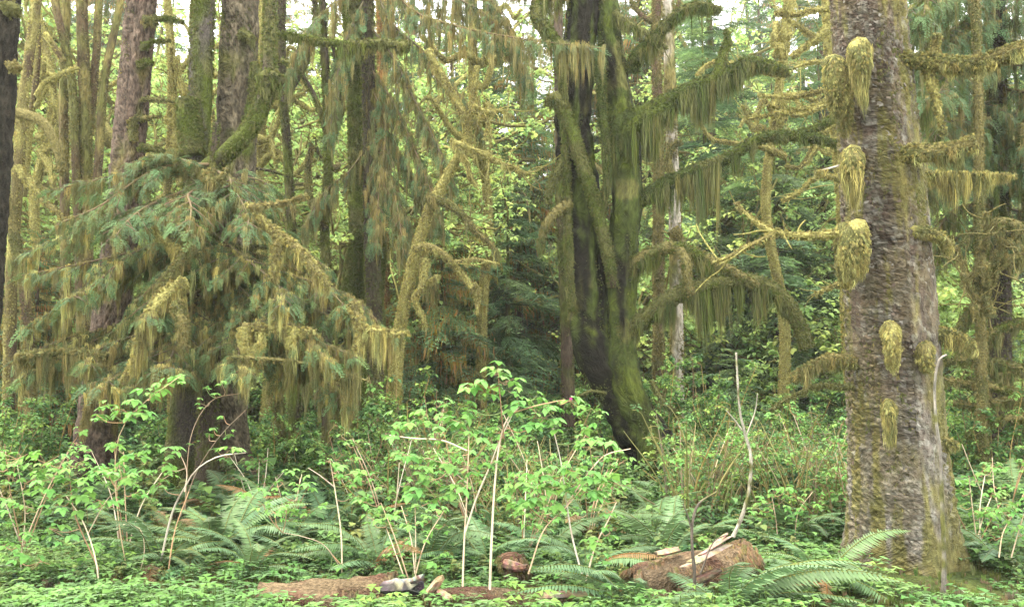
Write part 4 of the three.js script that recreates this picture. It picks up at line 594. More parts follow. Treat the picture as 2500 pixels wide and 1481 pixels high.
// ---------------------------------------------------------------- the moss-draped hemlock with low boughs
{
  const base = onGround(520, 11.9), t = thing('hemlock_tree', 'moss-draped hemlock with broad drooping low boughs in front of the left trunks', 'tree', null, base), d = 11.2;
  limb(t, A([505, 1240, 11.6], [508, 1000, 11.6], [512, 700, 11.6], [516, 540, 11.6], [520, 400, 11.6], [528, 300, 11.7]), W(58, 11.6), W(14, 11.6), { name: 'trunk', cover: 0.45, bark: [0.07, 0.055, 0.04], moss: [C.mossGreen, C.mossOlive], fuzz: 0.9, nr: 18, flare: 0.6 });
  const OM = [C.mossOchre, C.mossOlive, C.mossOlive], GR = [C.hemlock, C.hemlock, C.hemlockBright];
  const top = [[[516, 420], [430, 395], [320, 400], [210, 420], [130, 450], -0.6], [[516, 430], [420, 440], [330, 470], [240, 500], [150, 560], -1.2], [[518, 440], [560, 450], [600, 465], [625, 490], [640, 520], -0.9], [[516, 400], [470, 372], [420, 372], [370, 385], [330, 410], -0.4], [[518, 380], [560, 395], [600, 420], [635, 450], [650, 470], -0.3], [[514, 450], [440, 470], [380, 500], [320, 540], [260, 590], -1.6], [[518, 420], [500, 440], [480, 480], [470, 520], [460, 560], -1.9], [[518, 410], [540, 440], [570, 475], [590, 520], [600, 560], -1.6]];
  const mid = [[[512, 540], [420, 540], [300, 570], [180, 620], [60, 690], -0.9], [[512, 560], [430, 590], [330, 640], [230, 690], [150, 740], -1.5], [[512, 560], [590, 500], [660, 545], [720, 590], [800, 640], -0.5], [[514, 600], [600, 600], [700, 640], [790, 690], [860, 760], -1.1], [[512, 600], [460, 630], [420, 690], [390, 740], [370, 780], -1.9], [[514, 590], [560, 610], [610, 660], [660, 700], [700, 750], -1.9], [[512, 520], [400, 520], [280, 530], [160, 570], [40, 620], -0.2], [[510, 620], [380, 640], [260, 700], [150, 760], [60, 800], -0.8]];
  const low = [[[510, 680], [400, 700], [280, 760], [160, 830], [30, 880], -1.0], [[510, 700], [440, 730], [350, 790], [260, 850], [190, 900], -1.7], [[512, 690], [620, 690], [740, 740], [850, 800], [990, 830], -0.8], [[512, 700], [600, 730], [690, 770], [780, 820], [870, 880], -1.5], [[510, 720], [470, 760], [440, 820], [420, 870], [410, 910], -2.1], [[512, 720], [540, 760], [570, 810], [600, 860], [620, 900], -2.1], [[512, 700], [560, 720], [640, 760], [720, 810], [800, 880], -1.9], [[510, 700], [380, 740], [250, 800], [140, 860], [50, 920], -1.3], [[510, 740], [400, 790], [320, 850], [280, 900], [250, 950], -2.1], [[512, 660], [650, 660], [780, 700], [880, 770], [960, 850], -0.3], [[510, 740], [460, 790], [380, 850], [340, 900], [310, 940], -1.9], [[512, 730], [640, 790], [720, 840], [820, 920], [850, 980], -1.4]];
  const mk = (l, o) => l.forEach((b, k) => { const q = b[5]; seed(k * 7 + o.s0); const y0 = U(-50, 70); bough(t, b.slice(0, 5).map(([x, y], j) => at(x + U(-22, 22) * (j > 0), y + y0 * (1 - j / 4) + U(-24, 24) * (j > 0), 11.6 + q * j / 4)), { spread: 0.6, len: 0.25, gap: 0.21, dens: 1.15, sag: 0.1, green: GR, moss: OM, s: k * 31 + (o.s0 ?? 0), ...o }); });
  mk(top, { s0: 1, mossLen: 0.3, mossy: 0.5, axisMoss: 10, needles: 0.8 });
  mk(mid, { s0: 500, mossLen: 0.36, mossy: 0.6, axisMoss: 16, moss: [C.mossOchre, C.mossOlive, C.mossYellow], needles: 0.72 });
  mk(low, { s0: 900, mossLen: 0.4, mossy: 0.75, axisMoss: 22, moss: [C.mossOchre, C.mossOchre, C.mossOlive, C.mossYellow], needles: 0.66 });
  const Yl = (pts, w0, w1, o) => limb(t, A(...pts), W(w0, d) * 0.8, W(w1, d) * 0.8, { moss: [C.mossYellow, C.mossOchre], fuzz: 1.8, fuzzLen: 0.045, sleeve: 0.012, lump: 0.8, curtain: [[0, 0.2], [1, 0.3]], dens: 70, fine: true, gaps: 0.46, ...o });
  Yl([[592, 798, 9.9], [640, 800, 9.9], [690, 802, 9.9], [735, 806, 9.9], [770, 808, 9.9]], 20, 4, { curtain: [[0, 0.1], [0.3, 0.1], [0.5, 0.35], [0.75, 0.4], [0.85, 0.2], [1, 0]] });
  Yl([[596, 800, 9.9], [600, 850, 9.85], [615, 880, 9.85], [612, 930, 9.85]], 28, 10, { moss: [C.mossYellow] });
  Yl([[640, 812, 9.9], [630, 850, 9.85], [612, 880, 9.85]], 18, 12, { moss: [C.mossYellow] });
  Yl([[725, 804, 9.9], [712, 825, 9.85], [706, 850, 9.85]], 24, 12, { moss: [C.mossYellow] });
  Yl([[600, 500, 10.6], [650, 545, 10.4], [690, 580, 10.3], [730, 610, 10.2], [770, 660, 10.1], [800, 700, 10.1]], 14, 22, {});
  Yl([[680, 590, 10.3], [672, 640, 10.2], [668, 690, 10.2]], 26, 16, {});
  Yl([[500, 560, 10.6], [460, 610, 10.4], [425, 660, 10.3], [395, 700, 10.2], [370, 760, 10.1]], 20, 16, { moss: [C.mossOchre, C.mossOlive] });
  Yl([[455, 690, 10.2], [420, 705, 10.1], [400, 720, 10], [350, 800, 9.9], [330, 880, 9.9], [290, 950, 9.9]], 34, 14, { moss: [C.mossOchre, C.mossYellow], curtain: [[0, 0.15], [0.6, 0.4], [1, 0.3]] });
  Yl([[430, 740, 9.9], [445, 790, 9.8], [450, 850, 9.8]], 30, 18, { curtain: [[0, 0.2], [1, 0.5]], moss: [C.mossOchre, C.mossOlive] });
  Yl([[860, 740, 10.4], [880, 800, 10.3], [870, 870, 10.2], [850, 940, 10.2], [845, 990, 10.2]], 26, 10, { curtain: [[0, 0.3], [1, 0.4]], moss: [C.mossYellow, C.mossOchre] });
  Yl([[870, 800, 10.3], [920, 810, 10.2], [960, 815, 10.2], [1000, 812, 10.2]], 18, 8, { curtain: [[0, 0.4], [0.5, 0.6], [1, 0.2]], moss: [C.mossOchre, C.mossYellow] });
  Yl([[370, 560, 10.8], [400, 590, 10.7], [440, 612, 10.6]], 12, 14, { moss: [C.mossYellow] });
  Yl([[610, 505, 10.5], [680, 497, 10.4], [752, 478, 10.3]], 12, 4, { moss: [C.mossOchre], curtain: [[0, 0.15], [1, 0.05]] });
  Yl([[520, 420, 11], [500, 430, 10.8], [540, 440, 10.6], [556, 405, 10.6]], 22, 10, { moss: [C.mossOlive, C.mossOchre] });
  Yl([[225, 950, 10.2], [210, 1010, 10.1], [200, 1060, 10.1]], 10, 6, { curtain: [[0, 0.3], [1, 0.2]], moss: [C.mossOchre] });
  Yl([[40, 870, 10.4], [100, 865, 10.3], [180, 860, 10.2], [260, 870, 10.1]], 16, 12, { curtain: [[0, 0.3], [0.5, 0.6], [1, 0.5]], moss: [C.mossOlive, C.mossOchre], dens: 60 });
  Yl([[560, 870, 9.8], [700, 880, 9.8], [800, 900, 9.9], [900, 930, 10]], 6, 4, { curtain: [[0, 0.2], [0.5, 0.4], [1, 0.5]], moss: [C.mossOlive, C.mossOchre], dens: 45, fuzz: 0.5 });
}
// ---------------------------------------------------------------- the hanging conifer in the middle
{
  const base = onGround(905, 15.2), t = thing('hemlock_tree', 'slender hemlock with long ragged hanging boughs reaching from the top toward the dark maple', 'tree', null, base);
  limb(t, A([920, 1160, 15.2], [915, 800, 15.2], [905, 500, 15.2], [900, 200, 15.2], [895, -50, 15.2], [890, -400, 15.2]), W(44, 15), W(30, 15), { name: 'trunk', cover: 0.4, bark: [0.06, 0.05, 0.035], moss: [C.mossGreen, C.mossOlive], fuzz: 0.5 });
  const OM = [C.mossOlive, C.mossOchre, C.mossOchre], GR = [C.spruceGreen, C.hemlock];
  [[[900, -120], [1000, 20], [1120, 65], [1280, 95], [1470, 118], 12.6, 0.5], [[900, -60], [960, 60], [1040, 130], [1120, 230], [1180, 330], 13.6, 0.6], [[900, 60], [960, 140], [1010, 240], [1060, 340], [1110, 450], 14, 0.7], [[900, 160], [960, 250], [1010, 360], [1050, 460], [1080, 560], 13.8, 0.6], [[900, 260], [870, 340], [840, 420], [830, 500], [820, 560], 14, 0.5], [[900, 300], [930, 380], [960, 460], [975, 540], [985, 620], 13.6, 0.6], [[900, -180], [1040, -40], [1180, 30], [1260, 130], [1300, 220], 13.4, 0.5], [[900, -20], [860, 60], [830, 150], [815, 240], [805, 330], 14.2, 0.5], [[900, 200], [940, 300], [930, 420], [920, 520], [915, 600], 13.6, 0.5], [[900, 80], [1000, 200], [1080, 250], [1150, 300], [1220, 380], 14.4, 0.5], [[900, -100], [820, 0], [760, 60], [720, 130], [700, 200], 14.5, 0.5], [[895, 360], [850, 420], [800, 460], [770, 500], [740, 560], 14.6, 0.5], [[905, 420], [960, 480], [1000, 560], [1040, 640], [1060, 700], 14.6, 0.5], [[900, -160], [1100, -60], [1200, 0], [1240, 60], [1260, 110], 13.8, 0.4], [[900, 20], [980, 60], [1060, 160], [1100, 260], [1130, 300], 14.6, 0.5], [[900, 120], [950, 330], [1000, 420], [1040, 500], [1060, 540], 14.6, 0.5]]
    .forEach((b, k) => k % 5 !== 4 && bough(t, b.slice(0, 5).map(([x, y], j) => at(x, y, lerp(15.2, b[5], j / 4))), { spread: 0.46, len: 0.28, gap: 0.28, sag: 0.4, green: GR, moss: OM, mossLen: 0.6, mossy: 0.6, axisMoss: 18, needles: 0.6, s: 3000 + k * 17, bare: 0.12 }));
}
// ---------------------------------------------------------------- draped hemlock behind the big spruce, right edge
{
  const base = onGround(2470, 14), t = thing('hemlock_tree', 'dark hemlock hung with grey-green moss veils at the far-right edge', 'tree', null, base);
  limb(t, A([2450, 1250, 14], [2445, 900, 14], [2440, 600, 14], [2435, 200, 14], [2430, -200, 14]), W(60, 14), W(40, 14), { name: 'trunk', cover: 0.4, bark: [0.05, 0.04, 0.03], moss: [C.mossGreen, C.mossOlive], fuzz: 0.5 });
  const rows = []; for (let k = 0; k < 26; k++) { seed(8800 + k); const y = -160 + k * 29, sd = k % 2 ? 1 : -1, l = U(150, 260); rows.push([[2440, y], [2440 + sd * l * 0.3, y + U(0, 20)], [2440 + sd * l * 0.6, y + U(20, 50)], [2440 + sd * l * 0.85, y + U(50, 90)], [2440 + sd * l, y + U(80, 150)], U(11.6, 14.5)]); }
  rows.forEach((b, k) => bough(t, b.slice(0, 5).map(([x, y], j) => at(x, y, lerp(14, b[5], j / 4))), { spread: 0.7, len: 0.34, sag: 0.24, green: [C.spruceGreen, C.hemlock], moss: [C.mossOlive, C.mossGreen, C.mossOchre], mossLen: 0.5, mossy: 0.6, axisMoss: 14, needles: k < 10 ? 0.85 : 0.6, s: 4000 + k * 17 }));
}
// ---------------------------------------------------------------- middle-distance and far trees
const zone = (x) => ['at the far-left edge', 'below the slender left stems', 'behind the reddish spruce foot', 'beyond the twin left trunks', 'beneath the hemlock boughs', 'by the forked dark trunk', 'by the moss-padded trunk', 'under the clawed maple arms', 'beside the young pyramid hemlock', 'left of the dark maple', 'behind the dark maple foot', 'right of the dark maple foot', 'under the curtained maple arms', 'left of the massive spruce', 'behind the massive spruce', 'right of the massive spruce', 'at the far-right edge'][clamp(Math.floor(x / 2500 * 17), 0, 16)];
const GFAR = 'conifers standing far back in the wood', GMAP = 'yellow-green maples lit far back in the wood';
conifer('hemlock_tree', 'small pyramid-shaped young hemlock between the sprawling maple and the dark maple', null, onGround(1265, 16.5), 2.0, { s: 3, n: 60, reach: 0.9, low: 0.05, green: [C.hemlockBright, C.hemlock], r: 0.03 });
conifer('spruce_tree', 'dark thin-stemmed spruce with bare drooping twigs behind the clawed maple arms', null, onGround(1078, 18), 6.4, { s: 4, n: 75, reach: 1.7, low: 0.08, mossy: true, green: [C.hemlock, C.hemlockBright], r: 0.07 });
conifer('spruce_tree', 'dark blue-green spruce filling the gap right of the clawed maple arms', null, onGround(1240, 22), 7.5, { s: 5, n: 65, reach: 2.1, low: 0.03, green: [C.hemlock, C.hemlockBright], r: 0.1 });
conifer('spruce_tree', 'dense dark young spruce under the lowest arm of the dark maple', null, onGround(1790, 17.5), 2.3, { s: 6, n: 55, reach: 1.1, low: 0.04, green: [C.hemlock, C.hemlockBright], r: 0.03 });
conifer('hemlock_tree', 'blue-green hemlock seen between the dark maple arms and the massive spruce', null, onGround(1900, 22), 9.5, { s: 7, n: 80, reach: 2.6, low: 0.08, green: [C.hemlock, C.hemlockBright], r: 0.12 });
conifer('hemlock_tree', 'blue-green hemlock low behind the hemlock boughs at the far-left edge', null, onGround(90, 17), 4.6, { s: 8, n: 90, reach: 1.8, low: 0.04, green: [C.hemlock], r: 0.08, mossy: true });
conifer('hemlock_tree', 'pale blue-green hemlock above the lowest maple arms', null, onGround(1730, 24), 12.5, { s: 9, n: 85, reach: 2.8, low: 0.06, green: [C.hemlock, C.hemlockBright], r: 0.13 });
conifer('hemlock_tree', 'pale hemlock filling the gap left of the dark maple trunk', null, onGround(1270, 27), 13.5, { s: 10, n: 85, reach: 2.7, low: 0.06, green: [C.hemlock, C.hemlockBright], r: 0.13, mossy: true });
conifer('spruce_tree', 'hazy spruce between the fingered maple and the massive spruce trunk', null, onGround(2020, 24), 12, { s: 11, n: 80, reach: 2.4, low: 0.06, green: [C.hemlock, C.hemlockBright], r: 0.12 });
const farL = [];
{ // prototypes, then copies
  const px = [[1180, 30, 17], [1420, 34, 20], [1750, 28, 17], [2030, 32, 18], [650, 30, 15], [380, 36, 17], [20, 30, 13], [940, 40, 22], [2300, 26, 16]];
  const w = ['right of the hanging boughs', 'behind the dark maple', 'above the curtained maple arms', 'left of the massive spruce', 'behind the swooping limb', 'behind the reddish spruce', 'by the far-left edge', 'behind the moss-padded trunk', 'right of the massive spruce'];
  px.forEach(([x, d, h], k) => farL.push(conifer('spruce_tree', `hazy far conifer seen ${w[k]}`, GFAR, onGround(x, d), h, { s: 20 + k, n: 105, low: 0.05, reach: 0.2 * h, mossy: k % 3 === 1, green: k % 2 ? [C.hemlock, C.hemlock, C.hemlockBright] : [C.hemlock, C.hemlockBright] })));
  seed(777); let n = 0;
  for (let k = 0; k < 70; k++) { const x = -250 + 3000 * ((k * 0.618) % 1), d = U(34, 68); if (x < 560 && d < 46) continue; copyThing(farL[n++ % farL.length], onGround(x, d), U(0, 6.28), (0.42 * d + U(0, 6)) / 17, `${d > 50 ? 'very distant' : 'distant'} hazy conifer in the far forest, ${zone(x)}`, `far forest conifers ${zone(x)}`); }
}
{ // yellow-green maples
  const list = [[120, 21, 9, 'behind the slender stems at the upper left'], [420, 20, 9.5, 'between the reddish spruce and the mossy maple trunk'], [250, 26, 12, 'behind the fanning stems'], [620, 24, 10, 'behind the tall brown spruce'], [1010, 24, 10, 'behind the clawed maple'], [1520, 31, 12, 'behind the dark maple trunk'], [1800, 27, 9.5, 'above the top curtained arm'], [1990, 22, 6.5, 'beside the massive spruce'], [760, 27, 11, 'behind the forked dark trunk'], [2380, 19, 6, 'right of the massive spruce'], [1320, 36, 13, 'above the dark spruce gap']];
  const pr = list.map(([x, d, h, w], k) => maple('maple_tree', `bright spring maple ${w}`, GMAP, onGround(x, d), h, { s: 60 + k, leaf: x < 700 ? 2.4 : 4, limbs: 11, r: 0.02 * h, green: [C.mapleLeaf, [0.22, 0.32, 0.09]], twist: 0.5 }));
  seed(991); for (let k = 0; k < 36; k++) { const x = k % 3 ? -150 + 1150 * ((k * 0.618 + 0.3) % 1) : 1000 + 1500 * ((k * 0.618) % 1); copyThing(pr[k % pr.length], onGround(x, U(24, 44)), U(0, 6.28), U(1.1, 1.75), `far pale-green maple in the hazy distance ${zone(x)}`, `far maples ${zone(x)}`); }
}
// ---------------------------------------------------------------- undergrowth
const clearings = [[at(690, 1450, 6.7), 0.3], [at(780, 1450, 6.7), 0.3], [at(880, 1450, 6.7), 0.28], [at(980, 1430, 6.7), 0.28], [at(1080, 1460, 6.5), 0.25], [at(1220, 1460, 6.4), 0.3], [at(1340, 1460, 6.4), 0.3], [at(1580, 1400, 6.9), 0.3], [at(1660, 1390, 6.9), 0.32], [at(1760, 1390, 7.0), 0.25], [at(1255, 1380, 7.4), 0.32], [onGround(2205, 8.0), 0.75]], clear = (x, z) => clearings.some(([c, r]) => Math.hypot(c.x - x, c.z - z) < r);
const within = (x, z, d) => Math.abs(x) < 0.62 * d + 0.6;
{ // clover-like ground cover, nobody could count it
  const patch = (s, n, rad, lift) => { seed(s); const g = new GB(); for (let k = 0; k < n; k++) { const a = U(0, 6.28), r = rad * Math.sqrt(R()), c = v3(Math.cos(a) * r, U(0.35, 1) * lift, Math.sin(a) * r), l = U(0.022, 0.042), rot = U(0, 6.28), tone = grey(U(0.72, 1.25)); g.ribbon([v3(c.x * 0.9, 0, c.z * 0.9), c], [0.0018, 0.0012], v3(1, 0, 0), [0.9, 0.6, 0.6]); const up = v3(U(-0.35, 0.35), 1, U(-0.35, 0.35)).normalize(); for (let j = 0; j < 3; j++) { const b = rot + j * 2.094, d = v3(Math.cos(b), U(-0.35, 0.1), Math.sin(b)).normalize(), sd = d.clone().cross(up).normalize(); const o = g.v(c, tone), q1 = g.v(c.clone().addScaledVector(d, l).addScaledVector(sd, l * 0.62), tone), q2 = g.v(c.clone().addScaledVector(d, l).addScaledVector(sd, -l * 0.62), tone), e = g.v(c.clone().addScaledVector(d, l * 0.86).add(v3(0, l * 0.12, 0)), tone); g.tri(o, q1, e); g.tri(o, e, q2); } } return g.geo(); };
  const PG = [patch(71, 16, 0.17, 0.09), patch(72, 14, 0.17, 0.13), patch(73, 18, 0.19, 0.07)], ls = [[], [], []];
  seed(74);
  for (let k = 0; k < 11000; k++) { const d = 5.6 + 15 * Math.pow(R(), 1.35), x = U(-1, 1) * (0.62 * d + 0.4), z = -d; const m = fbm(x * 0.8 + 2, 4, z * 0.8); if ((m < 0.43 && R() < 0.85) || clear(x, z)) continue; const s = U(0.75, 1.4) * (d > 11 || d < 8.4 ? 1.35 : 1), a = U(0, 6.28), hgt = s * U(0.5, 1.3); ls[k % 3].push([v3(Math.cos(a) * s, 0, Math.sin(a) * s), v3(0, hgt, 0), v3(-Math.sin(a) * s, 0, Math.cos(a) * s), v3(x, terrain(x, z) - 0.01, z), vary(mix3(C.clover, [0.06, 0.135, 0.025], smooth(0.3, 0.7, noise(x * 1.5, 3, z * 1.5))), 0.25)]); }
  ls.forEach((l, k) => { const m = copies(numbered('ground_cover'), PG[k], M.herb, l, scene); m.userData = { kind: 'stuff', label: 'low three-leaved ground cover carpeting the forest floor', category: 'ground cover' }; });
  // moss tufts and litter
  const mt = [[], [], []]; for (let k = 0; k < 12000; k++) { const d = 5.6 + 13 * Math.pow(R(), 1.3), x = U(-1, 1) * (0.62 * d + 0.4), z = -d, s = U(0.03, 0.07), a = U(0, 6.28); mt[k % 3].push([v3(Math.cos(a) * s, 0, Math.sin(a) * s), v3(0, s * U(0.7, 1.6), 0), v3(-Math.sin(a) * s, 0, Math.cos(a) * s), v3(x, terrain(x, z) - 0.005, z), vary(pick([C.mossGreen, C.mossOlive, C.mossBrown, [0.1, 0.16, 0.03]]), 0.25)]); }
  mt.forEach((l, k) => { const m = copies(numbered('moss_tufts'), FUZZ[k], M.moss, l, scene); m.userData = { kind: 'stuff', label: 'green and brown moss tufts between the ground cover', category: 'moss' }; });
}
{ // knee-high herbs and seedlings in a tangle
  const herb = (s) => { seed(s); const g = new GB(); for (let k = 0; k < 5; k++) { const a = U(0, 6.28), e = v3(Math.cos(a) * U(0.1, 0.5), U(0.6, 1.1), Math.sin(a) * U(0.1, 0.5)), m = e.clone().multiplyScalar(0.5); m.y += 0.1; g.ribbon([v3(0, 0, 0), m, e], [0.012, 0.01, 0.005], v3(Math.cos(a + 1.57), 0, Math.sin(a + 1.57)), [1.3, 0.75, 0.8]); for (let j = 0; j < 6; j++) { const b = U(0, 6.28); LEAFLET(g, m.clone().lerp(e, U(0, 1.1)), v3(Math.cos(b), U(-0.4, 0.2), Math.sin(b)).normalize(), v3(U(-0.3, 0.3), 1, U(-0.3, 0.3)), U(0.18, 0.32), U(0.08, 0.13), grey(U(0.7, 1.3))); } } return g.geo(); };
  const HG = [171, 172, 173].map(herb), ls = [[], [], []]; seed(174);
  for (let k = 0; k < 3000; k++) { const d = 7.4 + 17 * Math.pow(R(), 1.2), x = U(-1, 1) * (0.62 * d + 0.4), z = -d; if (fbm(x * 0.6 + 7, 4, z * 0.6) < 0.44 && R() < 0.75 || clear(x, z)) continue; const s = U(0.16, 0.42) * smooth(6, 11, d) + 0.1, a = U(0, 6.28); ls[k % 3].push([v3(Math.cos(a) * s, 0, Math.sin(a) * s), v3(0, s * U(0.8, 1.3), 0), v3(-Math.sin(a) * s, 0, Math.cos(a) * s), v3(x, terrain(x, z) - 0.01, z), vary(pick([[0.1, 0.18, 0.045], [0.055, 0.12, 0.038], [0.13, 0.16, 0.045], [0.075, 0.15, 0.045]]), 0.25)]); }
  ls.forEach((l, k) => { const m = copies(numbered('undergrowth'), HG[k], M.herb, l, scene); m.userData = { kind: 'stuff', label: 'tangle of knee-high leafy herbs across the glade', category: 'undergrowth' }; });
}
// thickets of thin stems and small leaves
function thicket(name, label, group, base, h, o = {}) {
  const t = thing(name, label, 'shrub', group, base); seed((o.s ?? 1) + 333); const ls = CLUSTER.map(() => []); let q = 0; const n = o.n ?? 10, wd = o.wide ?? 0.6;
  for (let k = 0; k < n; k++) {
    const a = U(0, 6.28), r = wd * 0.4 * R(), hh = h * U(0.55, 1.1), le = U(0.1, 0.55) * wd, p0 = base.clone().add(v3(Math.cos(a) * r, -0.05, Math.sin(a) * r)), p1 = p0.clone().add(v3(Math.cos(a) * le * 0.3 + U(-0.05, 0.05), hh * 0.5, Math.sin(a) * le * 0.3)), p2 = p0.clone().add(v3(Math.cos(a) * le + U(-0.1, 0.1), hh, Math.sin(a) * le)), g = new GB(), cc = vary(pick(o.stem ?? [[0.2, 0.14, 0.06], [0.24, 0.18, 0.07], [0.14, 0.09, 0.05]]), 0.2);
    const { P } = g.tube([p0, p1, p2], (u) => lerp(o.r ?? 0.009, 0.003, u), { seg: 9, nr: 5, col: () => cc });
    for (let j = 0; j < (o.twigs ?? 5); j++) { const s0 = P[3 + Math.floor(R() * 7 * 0.99)], d = rdir(); d.y = Math.abs(d.y) * 0.6; const e = s0.clone().addScaledVector(d, U(0.1, 0.3) * h * 0.5); g.tube([s0, s0.clone().lerp(e, 0.5).add(v3(0, 0.015, 0)), e], () => 0.0028, { seg: 3, nr: 4, col: () => cc }); for (let i = 0; i < (o.leaf ?? 3); i++) { const p = s0.clone().lerp(e, U(0.35, 1.1)).add(rdir().multiplyScalar(0.05)), s = U(0.05, 0.095) * (o.leafSize ?? 1), b = U(0, 6.28); ls[q++ % 3].push([v3(Math.cos(b) * s, 0, Math.sin(b) * s), v3(0, s, 0), v3(-Math.sin(b) * s, 0, Math.cos(b) * s), p, vary(pick(o.green ?? [[0.14, 0.23, 0.05], [0.1, 0.19, 0.045], [0.065, 0.135, 0.045]]), 0.25)]); } }
    part('stem', g.geo(), M.twig, t);
  }
  bunch(ls, CLUSTER, 'leaves', M.herb, t); return t;
}
{
  const G1 = 'leafy undergrowth shrubs in the middle distance', pr = Array.from({ length: 6 }, (_, k) => null);
  const mk = (k, x, d) => thicket('undergrowth_shrub', `bushy green undergrowth shrub ${zone(x)}`, G1, onGround(x, d), [0.9, 1.2, 0.7, 1.4, 1.0, 0.8][k], { s: k * 7, wide: 0.8, leaf: 4, twigs: 7, n: 11 });
  const P0 = [[1000, 12.5], [1150, 13.4], [1300, 12.2], [1750, 14], [1900, 13], [760, 13.5]].map(([x, d], k) => mk(k, x, d));
  seed(4242); for (let k = 0; k < 78; k++) { const x = -120 + 2740 * ((k * 0.618 + 0.11) % 1), d = U(11.5, 24); if ((x > 1640 && x < 2080 && d < 14) || (x > 1400 && x < 1680 && d < 14.2)) continue; copyThing(P0[k % 6], onGround(x, d), U(0, 6.28), U(0.9, 1.5), `${d > 17 ? 'distant' : 'leafy'} small-leaved shrub in the undergrowth ${zone(x)}`, `undergrowth shrubs ${zone(x)}`); }
  // brown mossy stalks, nearly leafless
  const G2 = 'bare brown stalks standing in the undergrowth', S0 = [0, 1, 2].map((k) => thicket('stalk_shrub', `large clump of bare ochre-brown stalks ${zone([1840, 1960, 1080][k])}, few leaves`, G2, onGround([1840, 1960, 1080][k], [11.6, 12, 11.8][k]), [0.95, 0.8, 0.7][k], { s: 90 + k, n: 18, wide: 0.85, twigs: 4, leaf: 1, r: 0.011, leafSize: 0.8, stem: [[0.2, 0.17, 0.08], C.mossOchre, C.mossOlive, [0.16, 0.12, 0.07]] }));
  seed(4343); for (let k = 0; k < 40; k++) { const x = k < 23 ? U(1660, 2090) : U(860, 1400); copyThing(S0[k % 3], onGround(x, U(9.6, 12.4)), U(0, 6.28), U(0.9, 1.4), `clump of bare ochre stalks ${zone(x)}`, `ochre stalks ${zone(x)}`); }
}
// ferns
{
  const F0 = (label, px, d, n, l, s, list) => swordFern(label, onGround(px, d, 0.02), list ?? fernList(n, l, s), { s });
  F0('large dark sword fern below the tall brown spruce trunk', 560, 8.6, 26, 0.95, 1);
  F0('sword fern spreading beside the foot of the twin left trunks', 560, 10.8, 18, 0.95, 2);
  F0('big pale sword fern arching over the grass before the massive spruce', 1760, 6.7, 0, 0, 3, [[0.15, 0.75, 1.15, 1], [0.45, 0.6, 1.2, 3], [-0.2, 0.5, 1.25, 1], [0.75, 0.85, 1.05, 1], [-0.5, 0.4, 1.1, 3], [1.6, 0.8, 0.8, 0], [-1.0, 0.5, 0.9, 3], [2.6, 0.7, 0.6, 1], [-2.2, 0.6, 0.7, 3], [0.05, 0.5, 1.35, 3], [0.3, 0.45, 1.0, 3]]);
  F0('sword fern fanning out left of the splintered log', 1540, 6.8, 0, 0, 4, [[3.1, 0.75, 0.85, 1], [2.7, 0.85, 0.95, 1], [3.5, 0.6, 0.85, 3], [2.2, 0.7, 0.7, 0], [1.6, 0.7, 0.65, 0], [0.7, 0.55, 0.6, 1], [4.2, 0.2, 0.6, 3], [5.2, 0.1, 0.6, 3], [2.9, 0.5, 1.0, 3]]);
  const more = [[880, 9.6, 14, 0.8], [1010, 9.0, 14, 0.85], [1110, 10.2, 12, 0.75], [1330, 8.8, 14, 0.75], [1440, 9.6, 12, 0.8], [1640, 11.2, 14, 0.85], [1590, 9.8, 14, 0.85], [1700, 9.4, 13, 0.8], [1930, 9.6, 14, 0.75], [2010, 10.6, 12, 0.8], [2380, 10, 14, 0.8], [2460, 9.0, 12, 0.75], [2440, 11.5, 12, 0.8], [690, 10, 14, 0.8], [450, 9.4, 12, 0.7], [1220, 9.5, 12, 0.7], [1500, 11.5, 12, 0.8], [960, 11, 12, 0.75], [330, 9.8, 10, 0.65], [640, 7.9, 14, 0.7]];
  const nm = ['behind the pale hero cane', 'in the middle of the glade', 'under the bright berry leaves', 'behind the mossy stump', 'under the berry shrub right of the pale cane', 'at the foot of the dark old maple', 'before the foot of the dark maple', 'behind the splintered log', 'left of the massive spruce foot', 'in shade left of the massive spruce', 'right of the massive spruce foot', 'near the far-right edge', 'behind the far-right ferns', 'right of the tall brown spruce foot', 'left of the large dark fern', 'behind the tallest pale cane', 'under the dark maple lean', 'in front of the thick moss-padded trunk', 'under the left berry leaves', 'low in front of the mossy log end'];
  const more2 = [[420, 8.2, 16, 0.85, 'under the leaning pale cane'], [700, 8.8, 16, 0.9, 'left of the forked pale cane'], [930, 8.2, 16, 0.85, 'above the mossy brown log'], [1060, 8.4, 15, 0.85, 'left of the decayed stump'], [1180, 8.3, 14, 0.8, 'behind the decayed stump'], [1420, 8.0, 14, 0.8, 'behind the fanning fern'], [1620, 8.6, 15, 0.9, 'above the splintered log'], [1980, 7.6, 14, 0.8, 'close to the massive spruce roots'], [2400, 8.4, 13, 0.8, 'right of the thin sapling pole'], [800, 9.9, 14, 0.85, 'behind the forked pale cane'], [240, 10.4, 12, 0.8, 'at the foot of the reddish spruce'], [1760, 10.8, 14, 0.85, 'left of the crooked grey sapling']];
  more2.forEach(([x, d, n, l, w], k) => F0(`sword fern ${w}`, x, d, n, l, 60 + k));
  more.forEach(([x, d, n, l], k) => F0(`sword fern ${nm[k].replace('hero ', '')}`, x, d, n, l, 10 + k));
}
